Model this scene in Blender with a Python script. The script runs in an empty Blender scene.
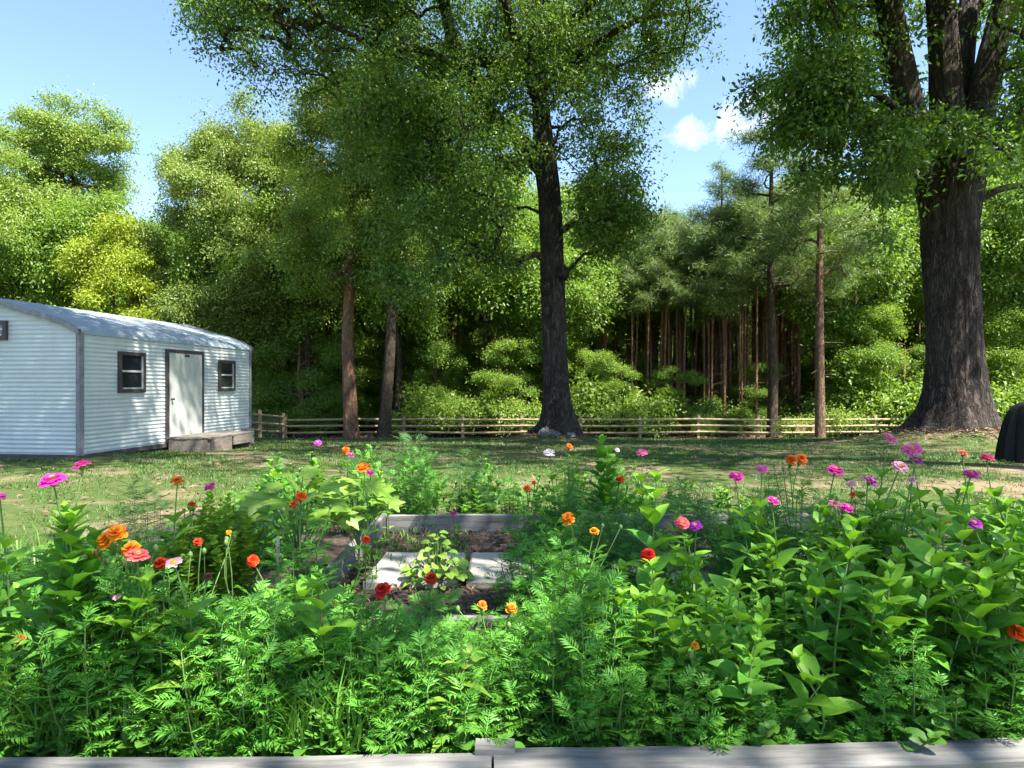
import bpy, math, random
import numpy as np
from mathutils import Vector

random.seed(7)
R = np.random.default_rng(7)
SC = bpy.context.scene
COL = SC.collection
F, CX, CY, CAMZ = 683.0, 512.0, 384.0, 1.25

# ------------------------------------------------------------------ helpers
def at(px, py, d):
    """point at depth d metres that the photograph shows at (px, py)"""
    return np.array([(px - CX) / F * d, d, CAMZ - (py - CY) / F * d])

GX = np.array([-50, 8, 12, 17, 24, 28, 31, 60, 3000.0])
GZ = np.array([0, 0, -.05, -.25, -.68, -1.03, -1.12, -1.0, -1.0])
OAK = (1.33, 20.5)
BIG = (11.0, 17.0)
def ground(x, y):
    x = np.asarray(x, float); y = np.asarray(y, float)
    z = np.interp(y, GX, GZ)
    z = z + .20 * np.exp(-(((x - OAK[0]) ** 2 + (y - OAK[1]) ** 2) / 1.5 ** 2))
    z = z + .42 * np.exp(-(((x - BIG[0]) ** 2 + (y - BIG[1]) ** 2) / 2.3 ** 2))
    z = z + .03 * np.sin(x * .9 + 1) * np.sin(y * .7) * (y > 6.5)
    return z

def norm(v):
    return v / np.maximum(np.linalg.norm(v, axis=-1, keepdims=True), 1e-9)

class MB:
    """collects geometry for ONE mesh"""
    def __init__(s):
        s.V = []; s.Fs = []; s.n = 0
    def add(s, V, Fc, mi=0):
        V = np.asarray(V, float).reshape(-1, 3); Fc = np.asarray(Fc, int)
        s.V.append(V); s.Fs.append((Fc + s.n, mi)); s.n += len(V)
        return s
    def box(s, c, size, rz=0.0, mi=0, jit=0):
        sx, sy, sz = np.array(size) / 2
        v = np.array([[a * sx, b * sy, e * sz] for e in (-1, 1) for b in (-1, 1) for a in (-1, 1)])
        if jit: v = v + R.normal(0, jit, v.shape)
        ca, sa = math.cos(rz), math.sin(rz)
        v = np.stack([v[:, 0] * ca - v[:, 1] * sa, v[:, 0] * sa + v[:, 1] * ca, v[:, 2]], 1) + np.array(c)
        f = [[0, 2, 3, 1], [4, 5, 7, 6], [0, 1, 5, 4], [2, 6, 7, 3], [0, 4, 6, 2], [1, 3, 7, 5]]
        return s.add(v, f, mi)
    def tube(s, pts, rad, sides=6, mi=0, cap=True):
        pts = np.asarray(pts, float); n = len(pts)
        rad = np.broadcast_to(np.asarray(rad, float), (n,))
        t = norm(np.gradient(pts, axis=0))
        ref = np.array([0, 0, 1.0]) if abs(t[:, 2]).mean() < .8 else np.array([1.0, 0, 0])
        u = norm(np.cross(t, ref)); w = np.cross(t, u)
        a = np.linspace(0, 2 * np.pi, sides, endpoint=False)
        V = pts[:, None] + rad[:, None, None] * (np.cos(a)[None, :, None] * u[:, None] + np.sin(a)[None, :, None] * w[:, None])
        i = np.arange(n - 1)[:, None] * sides; j = np.arange(sides)[None]; k = (j + 1) % sides
        Fc = np.stack([i + j, i + k, i + sides + k, i + sides + j], -1).reshape(-1, 4)
        s.add(V.reshape(-1, 3), Fc, mi)
        if cap:
            s.add(V[-1], [list(range(sides))], mi)
        return s
    def segs(s, P0, P1, r0, r1, sides=5, mi=0):
        """many separate tapered tubes at once"""
        P0 = np.asarray(P0, float); P1 = np.asarray(P1, float); n = len(P0)
        if n == 0: return s
        t = norm(P1 - P0)
        ref = np.where(np.abs(t[:, 2:3]) < .9, np.array([[0, 0, 1.0]]), np.array([[1.0, 0, 0]]))
        u = norm(np.cross(t, ref)); w = np.cross(t, u)
        a = np.linspace(0, 2 * np.pi, sides, endpoint=False)
        ring = np.cos(a)[None, :, None] * u[:, None] + np.sin(a)[None, :, None] * w[:, None]
        r0 = np.broadcast_to(r0, (n,)); r1 = np.broadcast_to(r1, (n,))
        V = np.concatenate([P0[:, None] + ring * r0[:, None, None], P1[:, None] + ring * r1[:, None, None]], 1)
        j = np.arange(sides); k = (j + 1) % sides
        f = np.stack([j, k, sides + k, sides + j], -1)
        Fc = (np.arange(n)[:, None, None] * 2 * sides + f[None]).reshape(-1, 4)
        return s.add(V.reshape(-1, 3), Fc, mi)
    def scatter(s, tpl, P, D, N, S, mi=0, W=None):
        """a leaf template set at many places: D = direction of the tip, N = upward side, S = length"""
        tv, tf = tpl
        P = np.asarray(P, float); n = len(P)
        if n == 0: return s
        d = norm(np.asarray(D, float)); N = np.asarray(N, float)
        y = np.cross(N, d); bad = np.linalg.norm(y, axis=1) < 1e-3
        if bad.any(): y[bad] = np.cross(np.array([.3, .5, .8]), d[bad])
        y = norm(y); z = np.cross(d, y)
        S = np.broadcast_to(S, (n,)); Wd = S if W is None else np.broadcast_to(W, (n,))
        V = P[:, None] + S[:, None, None] * (tv[None, :, 0:1] * d[:, None] + tv[None, :, 2:3] * z[:, None]) \
            + Wd[:, None, None] * tv[None, :, 1:2] * y[:, None]
        k = len(tv); tf = np.asarray(tf)
        Fc = (np.arange(n)[:, None, None] * k + tf[None]).reshape(-1, tf.shape[1])
        return s.add(V.reshape(-1, 3), Fc, mi)
    def mesh(s, name, mats, smooth=False):
        V = np.concatenate(s.V).astype(np.float32)
        sizes = np.concatenate([np.full(len(f), f.shape[1]) for f, _ in s.Fs])
        loops = np.concatenate([f.ravel() for f, _ in s.Fs]).astype(np.int32)
        mi = np.concatenate([np.full(len(f), m) for f, m in s.Fs]).astype(np.int32)
        me = bpy.data.meshes.new(name)
        me.vertices.add(len(V)); me.vertices.foreach_set('co', V.ravel())
        me.loops.add(len(loops)); me.loops.foreach_set('vertex_index', loops)
        me.polygons.add(len(sizes))
        st = np.concatenate([[0], np.cumsum(sizes)[:-1]]).astype(np.int32)
        me.polygons.foreach_set('loop_start', st)
        try: me.polygons.foreach_set('loop_total', sizes.astype(np.int32))
        except Exception: pass
        me.polygons.foreach_set('material_index', mi)
        me.polygons.foreach_set('use_smooth', np.full(len(sizes), bool(smooth)))
        for m in (mats if isinstance(mats, (list, tuple)) else [mats]): me.materials.append(m)
        me.update(calc_edges=True)
        return me

def link(name, data, parent=None, loc=None):
    o = bpy.data.objects.new(name, data); COL.objects.link(o)
    if loc is not None: o.location = [float(c) for c in loc]
    if parent is not None: o.parent = parent
    return o
def obj(name, mb, mats, parent=None, smooth=False, loc=None):
    return link(name, mb.mesh(name, mats, smooth), parent, loc)
def tag(o, label=None, cat=None, group=None, kind=None):
    if label: o['label'] = label
    if cat: o['category'] = cat
    if group: o['group'] = group
    if kind: o['kind'] = kind
    return o
def thing(name, label, cat, loc=(0, 0, 0), rz=0.0, group=None):
    o = link(name, None, None, loc); o.rotation_euler = (0, 0, rz)
    o.empty_display_size = .1
    return tag(o, label, cat, group)
def copy_tree(o, parent=None):
    c = o.copy(); COL.objects.link(c)
    if parent is not None: c.parent = parent
    for ch in KIDS.get(o.name, ()): copy_tree(ch, c)
    return c
KIDS = {}
def remember(o):
    def kids(p):
        KIDS[p.name] = [q for q in bpy.data.objects if q.parent == p]
        for q in KIDS[p.name]: kids(q)
    kids(o)

# ------------------------------------------------------------------ materials
def newmat(name):
    m = bpy.data.materials.new(name); m.use_nodes = True
    nt = m.node_tree; nt.nodes.clear()
    return m, nt
def nd(nt, t, **kw):
    n = nt.nodes.new(t)
    for k, v in kw.items():
        if k in n.inputs.keys(): n.inputs[k].default_value = v
        else: setattr(n, k, v)
    return n
def rgba(c): return (c[0], c[1], c[2], 1.0)
def mixc(nt, fac, a, b, mode='MIX'):
    n = nt.nodes.new('ShaderNodeMix'); n.data_type = 'RGBA'; n.blend_type = mode
    for sock, v in ((n.inputs[0], fac), (n.inputs[6], a), (n.inputs[7], b)):
        if hasattr(v, 'links'): nt.links.new(v, sock)
        elif isinstance(v, (int, float)): sock.default_value = v
        else: sock.default_value = rgba(v)
    return n.outputs[2]
def ramp(nt, src, stops):
    n = nt.nodes.new('ShaderNodeValToRGB'); e = n.color_ramp.elements
    while len(e) < len(stops): e.new(.5)
    for i, (p, c) in enumerate(stops):
        e[i].position = p; e[i].color = rgba(c) if not isinstance(c, (int, float)) else (c, c, c, 1)
    nt.links.new(src, n.inputs[0]); return n.outputs[0]
def noise(nt, vec, scale, detail=4, rough=.55, dist=0):
    n = nd(nt, 'ShaderNodeTexNoise', Scale=scale, Detail=detail, Roughness=rough, Distortion=dist)
    if vec is not None: nt.links.new(vec, n.inputs['Vector'])
    return n.outputs['Fac']
def coords(nt, scale=(1, 1, 1), kind='Object'):
    tc = nt.nodes.new('ShaderNodeTexCoord'); mp = nt.nodes.new('ShaderNodeMapping')
    mp.inputs['Scale'].default_value = scale
    nt.links.new(tc.outputs[kind], mp.inputs['Vector']); return mp.outputs[0]
def finish(nt, col, rough=.6, bump=None, bstr=.3, bdist=.02, metal=0, spec=.5):
    out = nt.nodes.new('ShaderNodeOutputMaterial')
    b = nd(nt, 'ShaderNodeBsdfPrincipled', Metallic=metal)
    b.inputs['Specular IOR Level'].default_value = spec
    if hasattr(rough, 'links'): nt.links.new(rough, b.inputs['Roughness'])
    else: b.inputs['Roughness'].default_value = rough
    if hasattr(col, 'links'): nt.links.new(col, b.inputs['Base Color'])
    else: b.inputs['Base Color'].default_value = rgba(col)
    if bump is not None:
        bn = nd(nt, 'ShaderNodeBump', Strength=bstr, Distance=bdist)
        nt.links.new(bump, bn.inputs['Height']); nt.links.new(bn.outputs[0], b.inputs['Normal'])
    nt.links.new(b.outputs[0], out.inputs[0]); return b, out
def simple(name, col, rough=.6, var=.25, scale=8, bump=.2, bdist=.01, metal=0, spec=.5, stretch=(1, 1, 1)):
    m, nt = newmat(name); v = coords(nt, stretch)
    n = noise(nt, v, scale, 6, .6)
    c = ramp(nt, n, [(.3, [x * (1 - var) for x in col]), (.7, [min(1, x * (1 + var)) for x in col])])
    finish(nt, c, rough, n, bump, bdist, metal, spec); return m
def leafmat(name, dark, light, trans=.38, rough=.45, tint=(1.25, 1.15, .45), clump=.6, cscale=1.1, spec=.5, veins=False):
    """leaf: colour varies leaf by leaf and clump by clump; part of the light goes through"""
    m, nt = newmat(name)
    g = nt.nodes.new('ShaderNodeNewGeometry')
    v = coords(nt)
    n = noise(nt, v, cscale, 2, .5)
    mix = nd(nt, 'ShaderNodeMath', operation='ADD')
    s1 = nd(nt, 'ShaderNodeMath', operation='MULTIPLY'); s1.inputs[1].default_value = 1 - clump
    s2 = nd(nt, 'ShaderNodeMath', operation='MULTIPLY'); s2.inputs[1].default_value = clump * 1.2
    nt.links.new(g.outputs['Random Per Island'], s1.inputs[0]); nt.links.new(n, s2.inputs[0])
    nt.links.new(s1.outputs[0], mix.inputs[0]); nt.links.new(s2.outputs[0], mix.inputs[1])
    st = [(.12, dark), (.85, light)]
    if veins or 'marigold' in name: st = [(.12, dark), (.82, light), (.93, light), (.97, (.34, .33, .06))]
    c = ramp(nt, mix.outputs[0], st)
    if veins:
        n2 = noise(nt, v, 60, 4, .6)
        c = mixc(nt, ramp(nt, n2, [(.35, 0.0), (.75, .45)]), c, [x * .75 for x in dark])
        n3 = noise(nt, v, 22, 2, .5)
        c = mixc(nt, ramp(nt, n3, [(.66, 0.0), (.8, .4)]), c, (light[0] * 1.7, light[1] * 1.2, light[2]))
    b, out = finish(nt, c, rough, spec=spec)
    tr = nt.nodes.new('ShaderNodeBsdfTranslucent')
    tc = mixc(nt, 1.0, c, tint, 'MULTIPLY'); nt.links.new(tc, tr.inputs[0])
    ms = nt.nodes.new('ShaderNodeMixShader'); ms.inputs[0].default_value = trans
    nt.links.new(b.outputs[0], ms.inputs[1]); nt.links.new(tr.outputs[0], ms.inputs[2])
    nt.links.new(ms.outputs[0], out.inputs[0]); return m
def barkmat(name, dark, light, sc=1.0, bstr=.9):
    """furrowed bark: dark cracks where a stretched noise crosses its middle, plates between"""
    m, nt = newmat(name)
    v = coords(nt, (7 * sc, 7 * sc, 1.7 * sc)); n = noise(nt, v, 1.0, 5, .6, .8)
    d = nd(nt, 'ShaderNodeMath', operation='SUBTRACT'); nt.links.new(n, d.inputs[0]); d.inputs[1].default_value = .5
    ab = nd(nt, 'ShaderNodeMath', operation='ABSOLUTE'); nt.links.new(d.outputs[0], ab.inputs[0])
    ridge = ramp(nt, ab.outputs[0], [(.0, 0.0), (.11, 1.0)])
    fine = noise(nt, coords(nt, (34 * sc, 34 * sc, 15 * sc)), 1.0, 4, .65)
    big = noise(nt, coords(nt), .9, 3, .6)
    c = mixc(nt, ridge, dark, light)
    c = mixc(nt, ramp(nt, fine, [(.38, .55), (.62, 0.0)]), c, [x * .8 + y * .2 for x, y in zip(dark, light)])
    c = mixc(nt, ramp(nt, big, [(.45, 0.0), (.8, .5)]), c, [light[0] * 1.15, light[1] * 1.25, light[2] * 1.15])
    h = nd(nt, 'ShaderNodeMath', operation='MULTIPLY_ADD'); nt.links.new(fine, h.inputs[0]); h.inputs[1].default_value = .45; nt.links.new(ridge, h.inputs[2])
    finish(nt, c, .92, h.outputs[0], bstr, .05 / sc, spec=.2); return m

M = {}
M['oak_leaf'] = leafmat('oak leaf', (0.054, 0.14, 0.027), (0.155, 0.275, 0.05), 0.48)
M['big_leaf'] = leafmat('broad oak leaf', (0.055, 0.14, 0.028), (0.15, 0.27, 0.05), 0.5)
M['light_leaf'] = leafmat('light sweetgum leaf', (0.115, 0.225, 0.035), (0.29, 0.42, 0.085), 0.46, tint=(1.3, 1.1, .4))
M['lime_leaf'] = leafmat('lime leaf', (0.16, 0.27, 0.018), (0.36, 0.46, 0.045), .45, tint=(1.3, 1.1, .35))
M['olive_leaf'] = leafmat('olive leaf', (0.095, 0.17, 0.03), (0.26, 0.36, 0.08), 0.42, rough=.4)
M['wood_leaf'] = leafmat('woodland leaf', (0.075, 0.17, 0.022), (0.22, 0.36, 0.052), 0.48, cscale=.35, clump=.5)
M['shrub_leaf'] = leafmat('undergrowth leaf', (0.09, 0.19, 0.025), (0.25, 0.38, 0.056), 0.48, cscale=.5, clump=.5)
M['pine_leaf'] = leafmat('pine needle', (0.055, 0.12, 0.034), (0.175, 0.26, 0.07), 0.35, rough=.5)
M['zin_leaf'] = leafmat('zinnia leaf', (0.075, 0.23, 0.026), (0.165, 0.43, 0.048), .34, rough=.48, veins=True, cscale=3, spec=.35)
M['herb_leaf'] = leafmat('herb leaf', (.19, .35, .03), (.33, .50, .05), .36, cscale=3, spec=.3)
M['tip_leaf'] = leafmat('young zinnia leaf', (0.14, 0.34, 0.03), (0.25, 0.52, 0.055), .36, veins=True, cscale=3, spec=.35)
M['lush_leaf'] = leafmat('young yellow green leaf', (0.15, 0.31, 0.035), (0.29, 0.47, 0.07), .36, rough=.45, veins=True, cscale=3)
M['mari_leaf'] = leafmat('marigold leaf', (0.048, 0.18, 0.022), (0.125, 0.35, 0.038), .30, rough=.5, cscale=3, spec=.3)
M['fern_leaf'] = leafmat('cosmos leaf', (0.045, 0.15, 0.034), (0.095, 0.24, 0.055), .30, cscale=3)
M['weed_leaf'] = leafmat('weed leaf', (0.06, 0.18, 0.026), (0.14, 0.33, 0.045), .34, cscale=2)
M['grass'] = leafmat('grass blade', (0.032, 0.09, 0.012), (0.08, 0.16, 0.026), .32, rough=.5, cscale=.8, clump=.6)
M['bed_grass'] = leafmat('long grass blade', (0.06, 0.19, 0.022), (0.16, 0.36, 0.05), .34, cscale=3)
M['litter'] = leafmat('fallen brown leaf', (.085, .048, .028), (.230, .150, .095), .1, rough=.8, tint=(1, .9, .7))
M['oak_bark'] = barkmat('oak bark', (.014, .012, .010), (.085, .072, .063), 1.5)
M['big_bark'] = barkmat('old oak bark', (.014, .011, .010), (.100, .080, .070), 1.5)
M['pine_bark'] = barkmat('pine bark', (.085, .048, .032), (.260, .165, .115), 1.8)
M['red_bark'] = barkmat('reddish bark', (.090, .048, .030), (.330, .190, .120), 1.6)
M['wood_bark'] = barkmat('woodland bark', (.030, .022, .017), (.120, .088, .065), 1.8)
M['stem'] = simple('green stem', (.11, .19, .045), .55, .3, 30)
M['stem_red'] = simple('reddish stem', (.13, .075, .04), .55, .3, 30)
M['soil'] = simple('bed soil', (.060, .042, .030), .95, .6, 26, .9, .03)

def petal(name, c, v=.22):
    m, nt = newmat(name); g = nt.nodes.new('ShaderNodeNewGeometry')
    col = ramp(nt, g.outputs['Random Per Island'], [(0, [x * (1 - v) for x in c]), (1, [min(1, x * (1 + v)) for x in c])])
    b, out = finish(nt, col, .55, spec=.3)
    tr = nt.nodes.new('ShaderNodeBsdfTranslucent'); nt.links.new(col, tr.inputs[0])
    ms = nt.nodes.new('ShaderNodeMixShader'); ms.inputs[0].default_value = .3
    nt.links.new(b.outputs[0], ms.inputs[1]); nt.links.new(tr.outputs[0], ms.inputs[2])
    nt.links.new(ms.outputs[0], out.inputs[0]); return m
PET = {k: petal(k + ' petal', c) for k, c in dict(
    magenta=(.72, .03, .38), pink=(.80, .16, .42), purple=(.46, .04, .42), coral=(.85, .13, .14), red=(.66, .025, .012),
    orange=(.85, .20, .015), scarlet=(.78, .075, .012), white=(.80, .72, .74), pale=(.82, .42, .50), gold=(.88, .33, .012),
    maroon=(.36, .028, .012), brown=(.14, .07, .035), hotpink=(.80, .05, .22)).items()}
M['disk'] = simple('yellow flower centre', (.65, .30, .02), .8, .4, 400)
M['disk_dark'] = simple('dark flower centre', (.16, .07, .02), .8, .5, 400)

# ------------------------------------------------------------------ world, sun, camera
EL, AZ = math.radians(57), (.78, -.62)         # sun high on the right, a little behind the photographer
SD = np.array([AZ[0] * math.cos(EL), AZ[1] * math.cos(EL), math.sin(EL)]); SD /= np.linalg.norm(SD)
w = bpy.data.worlds.new('World'); SC.world = w; w.use_nodes = True
nt = w.node_tree; nt.nodes.clear()
sky = nt.nodes.new('ShaderNodeTexSky'); sky.sky_type = 'NISHITA'; sky.sun_disc = False
sky.sun_elevation = EL; sky.sun_rotation = math.atan2(SD[0], SD[1]); sky.altitude = 200
sky.air_density = 1.0; sky.dust_density = .6; sky.ozone_density = 2.6
tc = nt.nodes.new('ShaderNodeTexCoord')
cl = None
nz = nd(nt, 'ShaderNodeTexNoise', Scale=12.0, Detail=9, Roughness=.66, Distortion=.5); nt.links.new(tc.outputs['Generated'], nz.inputs['Vector'])
for px, py, rad in ((686, 136, .055), (655, 86, .075), (800, 112, .11), (742, 128, .05), (560, 60, .08)):
    v = norm(np.array([(px - CX) / F, 1.0, (CY - py) / F]))
    dn = nd(nt, 'ShaderNodeVectorMath', operation='DISTANCE'); dn.inputs[1].default_value = v
    mp = nt.nodes.new('ShaderNodeMapping'); mp.vector_type = 'POINT'; mp.inputs['Scale'].default_value = (1, 1, 1.5)
    nt.links.new(tc.outputs['Generated'], mp.inputs['Vector']); v2 = v * np.array([1, 1, 1.5]); dn.inputs[1].default_value = v2
    nt.links.new(mp.outputs[0], dn.inputs[0])
    mr = nd(nt, 'ShaderNodeMapRange'); mr.inputs[1].default_value = 0; mr.inputs[2].default_value = rad
    mr.inputs[3].default_value = .40; mr.inputs[4].default_value = 0
    nt.links.new(dn.outputs['Value'], mr.inputs[0])
    if cl is None: cl = mr.outputs[0]
    else:
        mx = nd(nt, 'ShaderNodeMath', operation='MAXIMUM'); nt.links.new(cl, mx.inputs[0]); nt.links.new(mr.outputs[0], mx.inputs[1]); cl = mx.outputs[0]
ad = nd(nt, 'ShaderNodeMath', operation='ADD'); nt.links.new(cl, ad.inputs[0]); nt.links.new(nz.outputs['Fac'], ad.inputs[1])
fac = ramp(nt, ad.outputs[0], [(.70, 0.0), (.95, .95)])
mixed = mixc(nt, fac, sky.outputs[0], (4.6, 4.65, 4.8))
bg = nt.nodes.new('ShaderNodeBackground'); bg.inputs['Strength'].default_value = .089
nt.links.new(mixed, bg.inputs[0])
wo = nt.nodes.new('ShaderNodeOutputWorld'); nt.links.new(bg.outputs[0], wo.inputs[0])

sl = bpy.data.lights.new('sun', 'SUN'); sl.energy = 4.8; sl.angle = math.radians(.55); sl.color = (1, .94, .84)
so = link('sun', sl, None, (0, 0, 30)); so.rotation_euler = Vector(SD).to_track_quat('Z', 'Y').to_euler()

cd = bpy.data.cameras.new('camera'); cd.lens = 24.0127; cd.sensor_width = 36; cd.clip_end = 4000; cd.clip_start = .05
co = link('camera', cd, None, (0, 0, CAMZ)); co.rotation_euler = (math.radians(90), 0, 0)
SC.camera = co
SC.view_settings.view_transform = 'Standard'; SC.view_settings.look = 'None'
SC.view_settings.exposure = 2.05; SC.view_settings.gamma = 1
SC.render.engine = 'CYCLES'
cy = SC.cycles
cy.max_bounces = 12; cy.diffuse_bounces = 8; cy.glossy_bounces = 2; cy.transmission_bounces = 8; cy.transparent_max_bounces = 4
cy.caustics_reflective = False; cy.caustics_refractive = False
cy.use_denoising = True; cy.sample_clamp_indirect = 6

# ------------------------------------------------------------------ ground
def make_ground():
    xs = np.concatenate([[-2500, -600, -200, -90], np.arange(-60, 60.1, .6), [90, 200, 600, 2500]])
    ys = np.concatenate([[-400, -100, -30], np.arange(-8, 40, .5), np.arange(40, 100, 3.0), [140, 250, 600, 1500, 3000]])
    X, Y = np.meshgrid(xs, ys); Z = ground(X, Y)
    V = np.stack([X, Y, Z], -1).reshape(-1, 3); nx, ny = len(xs), len(ys)
    i = np.arange(ny - 1)[:, None] * nx; j = np.arange(nx - 1)[None]
    Fc = np.stack([i + j, i + j + 1, i + nx + j + 1, i + nx + j], -1).reshape(-1, 4)
    m, nt = newmat('lawn and woodland floor')
    v = coords(nt)
    n1 = noise(nt, v, .55, 6, .62); n2 = noise(nt, v, 9, 5, .65); n3 = noise(nt, v, 60, 3, .6)
    grass = ramp(nt, n2, [(.3, (.035, .060, .014)), (.7, (.085, .120, .032))])
    dirt = ramp(nt, n3, [(.3, (.15, .105, .066)), (.7, (.28, .21, .14))])
    c = mixc(nt, ramp(nt, n1, [(.49, 0.0), (.60, .9)]), grass, dirt)
    sp = nt.nodes.new('ShaderNodeSeparateXYZ'); nt.links.new(v, sp.inputs[0])
    mr = nd(nt, 'ShaderNodeMapRange'); mr.inputs[1].default_value = 28.4; mr.inputs[2].default_value = 30.5
    nt.links.new(sp.outputs[1], mr.inputs[0])
    floor = ramp(nt, n2, [(.3, (.050, .032, .020)), (.7, (.130, .085, .052))])
    c = mixc(nt, mr.outputs[0], c, floor)
    finish(nt, c, .95, n3, .6, .03, spec=.15)
    o = obj('ground', MB().add(V, Fc), m, smooth=True)
    tag(o, 'patchy mown lawn running back to the brown floor of the wood', 'ground', kind='structure')
make_ground()

LEAF4 = (np.array([[0, 0, 0], [.45, .235, .06], [1, 0, -.06], [.45, -.235, .06]]), [[0, 1, 2, 3]])
NEEDLE = (np.array([[0, .03, 0], [0, -.03, 0], [1, -.02, -.1], [1, .02, -.1]]), [[0, 1, 2, 3]])
BLADE = (np.array([[0, .05, 0], [0, -.05, 0], [.55, -.035, .08], [.55, .035, .08], [1, 0, -.05]]), None)
def vnoise(x, y, s, seed=0):
    a = np.sin(x * s * 1.3 + seed) * np.cos(y * s * 1.1 + 2 * seed) + .6 * np.sin(x * s * 2.7 + y * s * 1.9 + seed) + .4 * np.cos(y * s * 4.1 - x * s * 3.3 + seed)
    return a / 2

def lawn_grass():
    mb = MB()
    def patch(n, y0, y1, s0, s1):
        y = y0 + (y1 - y0) * R.random(n) ** .8
        x = (R.random(n) * 2 - 1) * (y * .80 + .5)
        keep = (vnoise(x, y, .9, 1.3) + .5 * vnoise(x, y, 3.1, .4) + R.normal(0, .25, n)) > np.where(y < 11, .12, -.08)
        keep &= ~((x < -6.6) & (x > -11.4) & (y > 11.8 + .1 * 0) & (y < 18.2) & (x < -7.5 + (y - 12) * .12))
        keep &= ((x - BIG[0]) ** 2 + (y - BIG[1]) ** 2 > (1.9 + R.normal(0, .3, n)) ** 2) & ((x - OAK[0]) ** 2 + (y - OAK[1]) ** 2 > 1.25 ** 2)
        keep &= ~((y < 6.4) & (np.abs(x + .2) < 3.4))
        x, y = x[keep], y[keep]; m = len(x)
        z = ground(x, y) - .005
        a = R.random(m) * 6.283; t = .25 + .9 * R.random(m)
        D = np.stack([np.cos(a) * t, np.sin(a) * t, np.ones(m)], 1)
        N = np.stack([np.cos(a), np.sin(a), np.zeros(m)], 1)
        S = s0 + (s1 - s0) * R.random(m)
        mb.scatter((np.array([[0, .10, 0], [0, -.10, 0], [1, 0, .15]]), [[0, 1, 2]]), np.stack([x, y, z], 1), D, N, S, W=S * (.5 + y / 16))
    patch(230000, 5.2, 13, .025, .06)
    patch(190000, 12, 28.6, .03, .075)
    o = obj('lawn_grass', mb, M['grass'])
    tag(o, 'short patchy lawn grass with bare trodden spots between the beds and the fence', 'grass', kind='stuff')
lawn_grass()

def litter():
    mb = MB()
    for (cx, cy, rad, n) in ((BIG[0], BIG[1], 1.75, 5200), (OAK[0], OAK[1], 1.1, 1600), (-5.6, 26.6, 1.6, 2600), (-4.4, 27.0, 1.3, 1400)):
        r = rad * np.abs(R.normal(0, .6, n)); a = R.random(n) * 6.283
        x = cx + r * np.cos(a); y = cy + r * np.sin(a)
        D = R.normal(0, 1, (n, 3)); D[:, 2] *= .35
        N = np.array([0, 0, 1.0]) + R.normal(0, .4, (n, 3))
        mb.scatter(LEAF4, np.stack([x, y, ground(x, y) + .012 + .02 * R.random(n)], 1), D, N, .07 + .07 * R.random(n))
    n = 2600; y = 6.5 + 21 * R.random(n); x = (R.random(n) * 2 - 1) * y * .78
    D = R.normal(0, 1, (n, 3)); D[:, 2] *= .25
    mb.scatter(LEAF4, np.stack([x, y, ground(x, y) + .02], 1), D, np.array([0, 0, 1.0]) + R.normal(0, .4, (n, 3)), .05 + .06 * R.random(n))
    n = 9000; y = 29 + 14 * R.random(n) ** 1.5; x = (R.random(n) * 2 - 1) * y * .8
    D = R.normal(0, 1, (n, 3)); D[:, 2] *= .35
    mb.scatter(LEAF4, np.stack([x, y, ground(x, y) + .02], 1), D, np.array([0, 0, 1.0]) + R.normal(0, .4, (n, 3)), .14 + .1 * R.random(n))
    o = obj('leaf_litter', mb, M['litter']); tag(o, 'brown fallen leaves lying round the tree bases and under the wood', 'leaf litter', kind='stuff')
litter()

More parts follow.
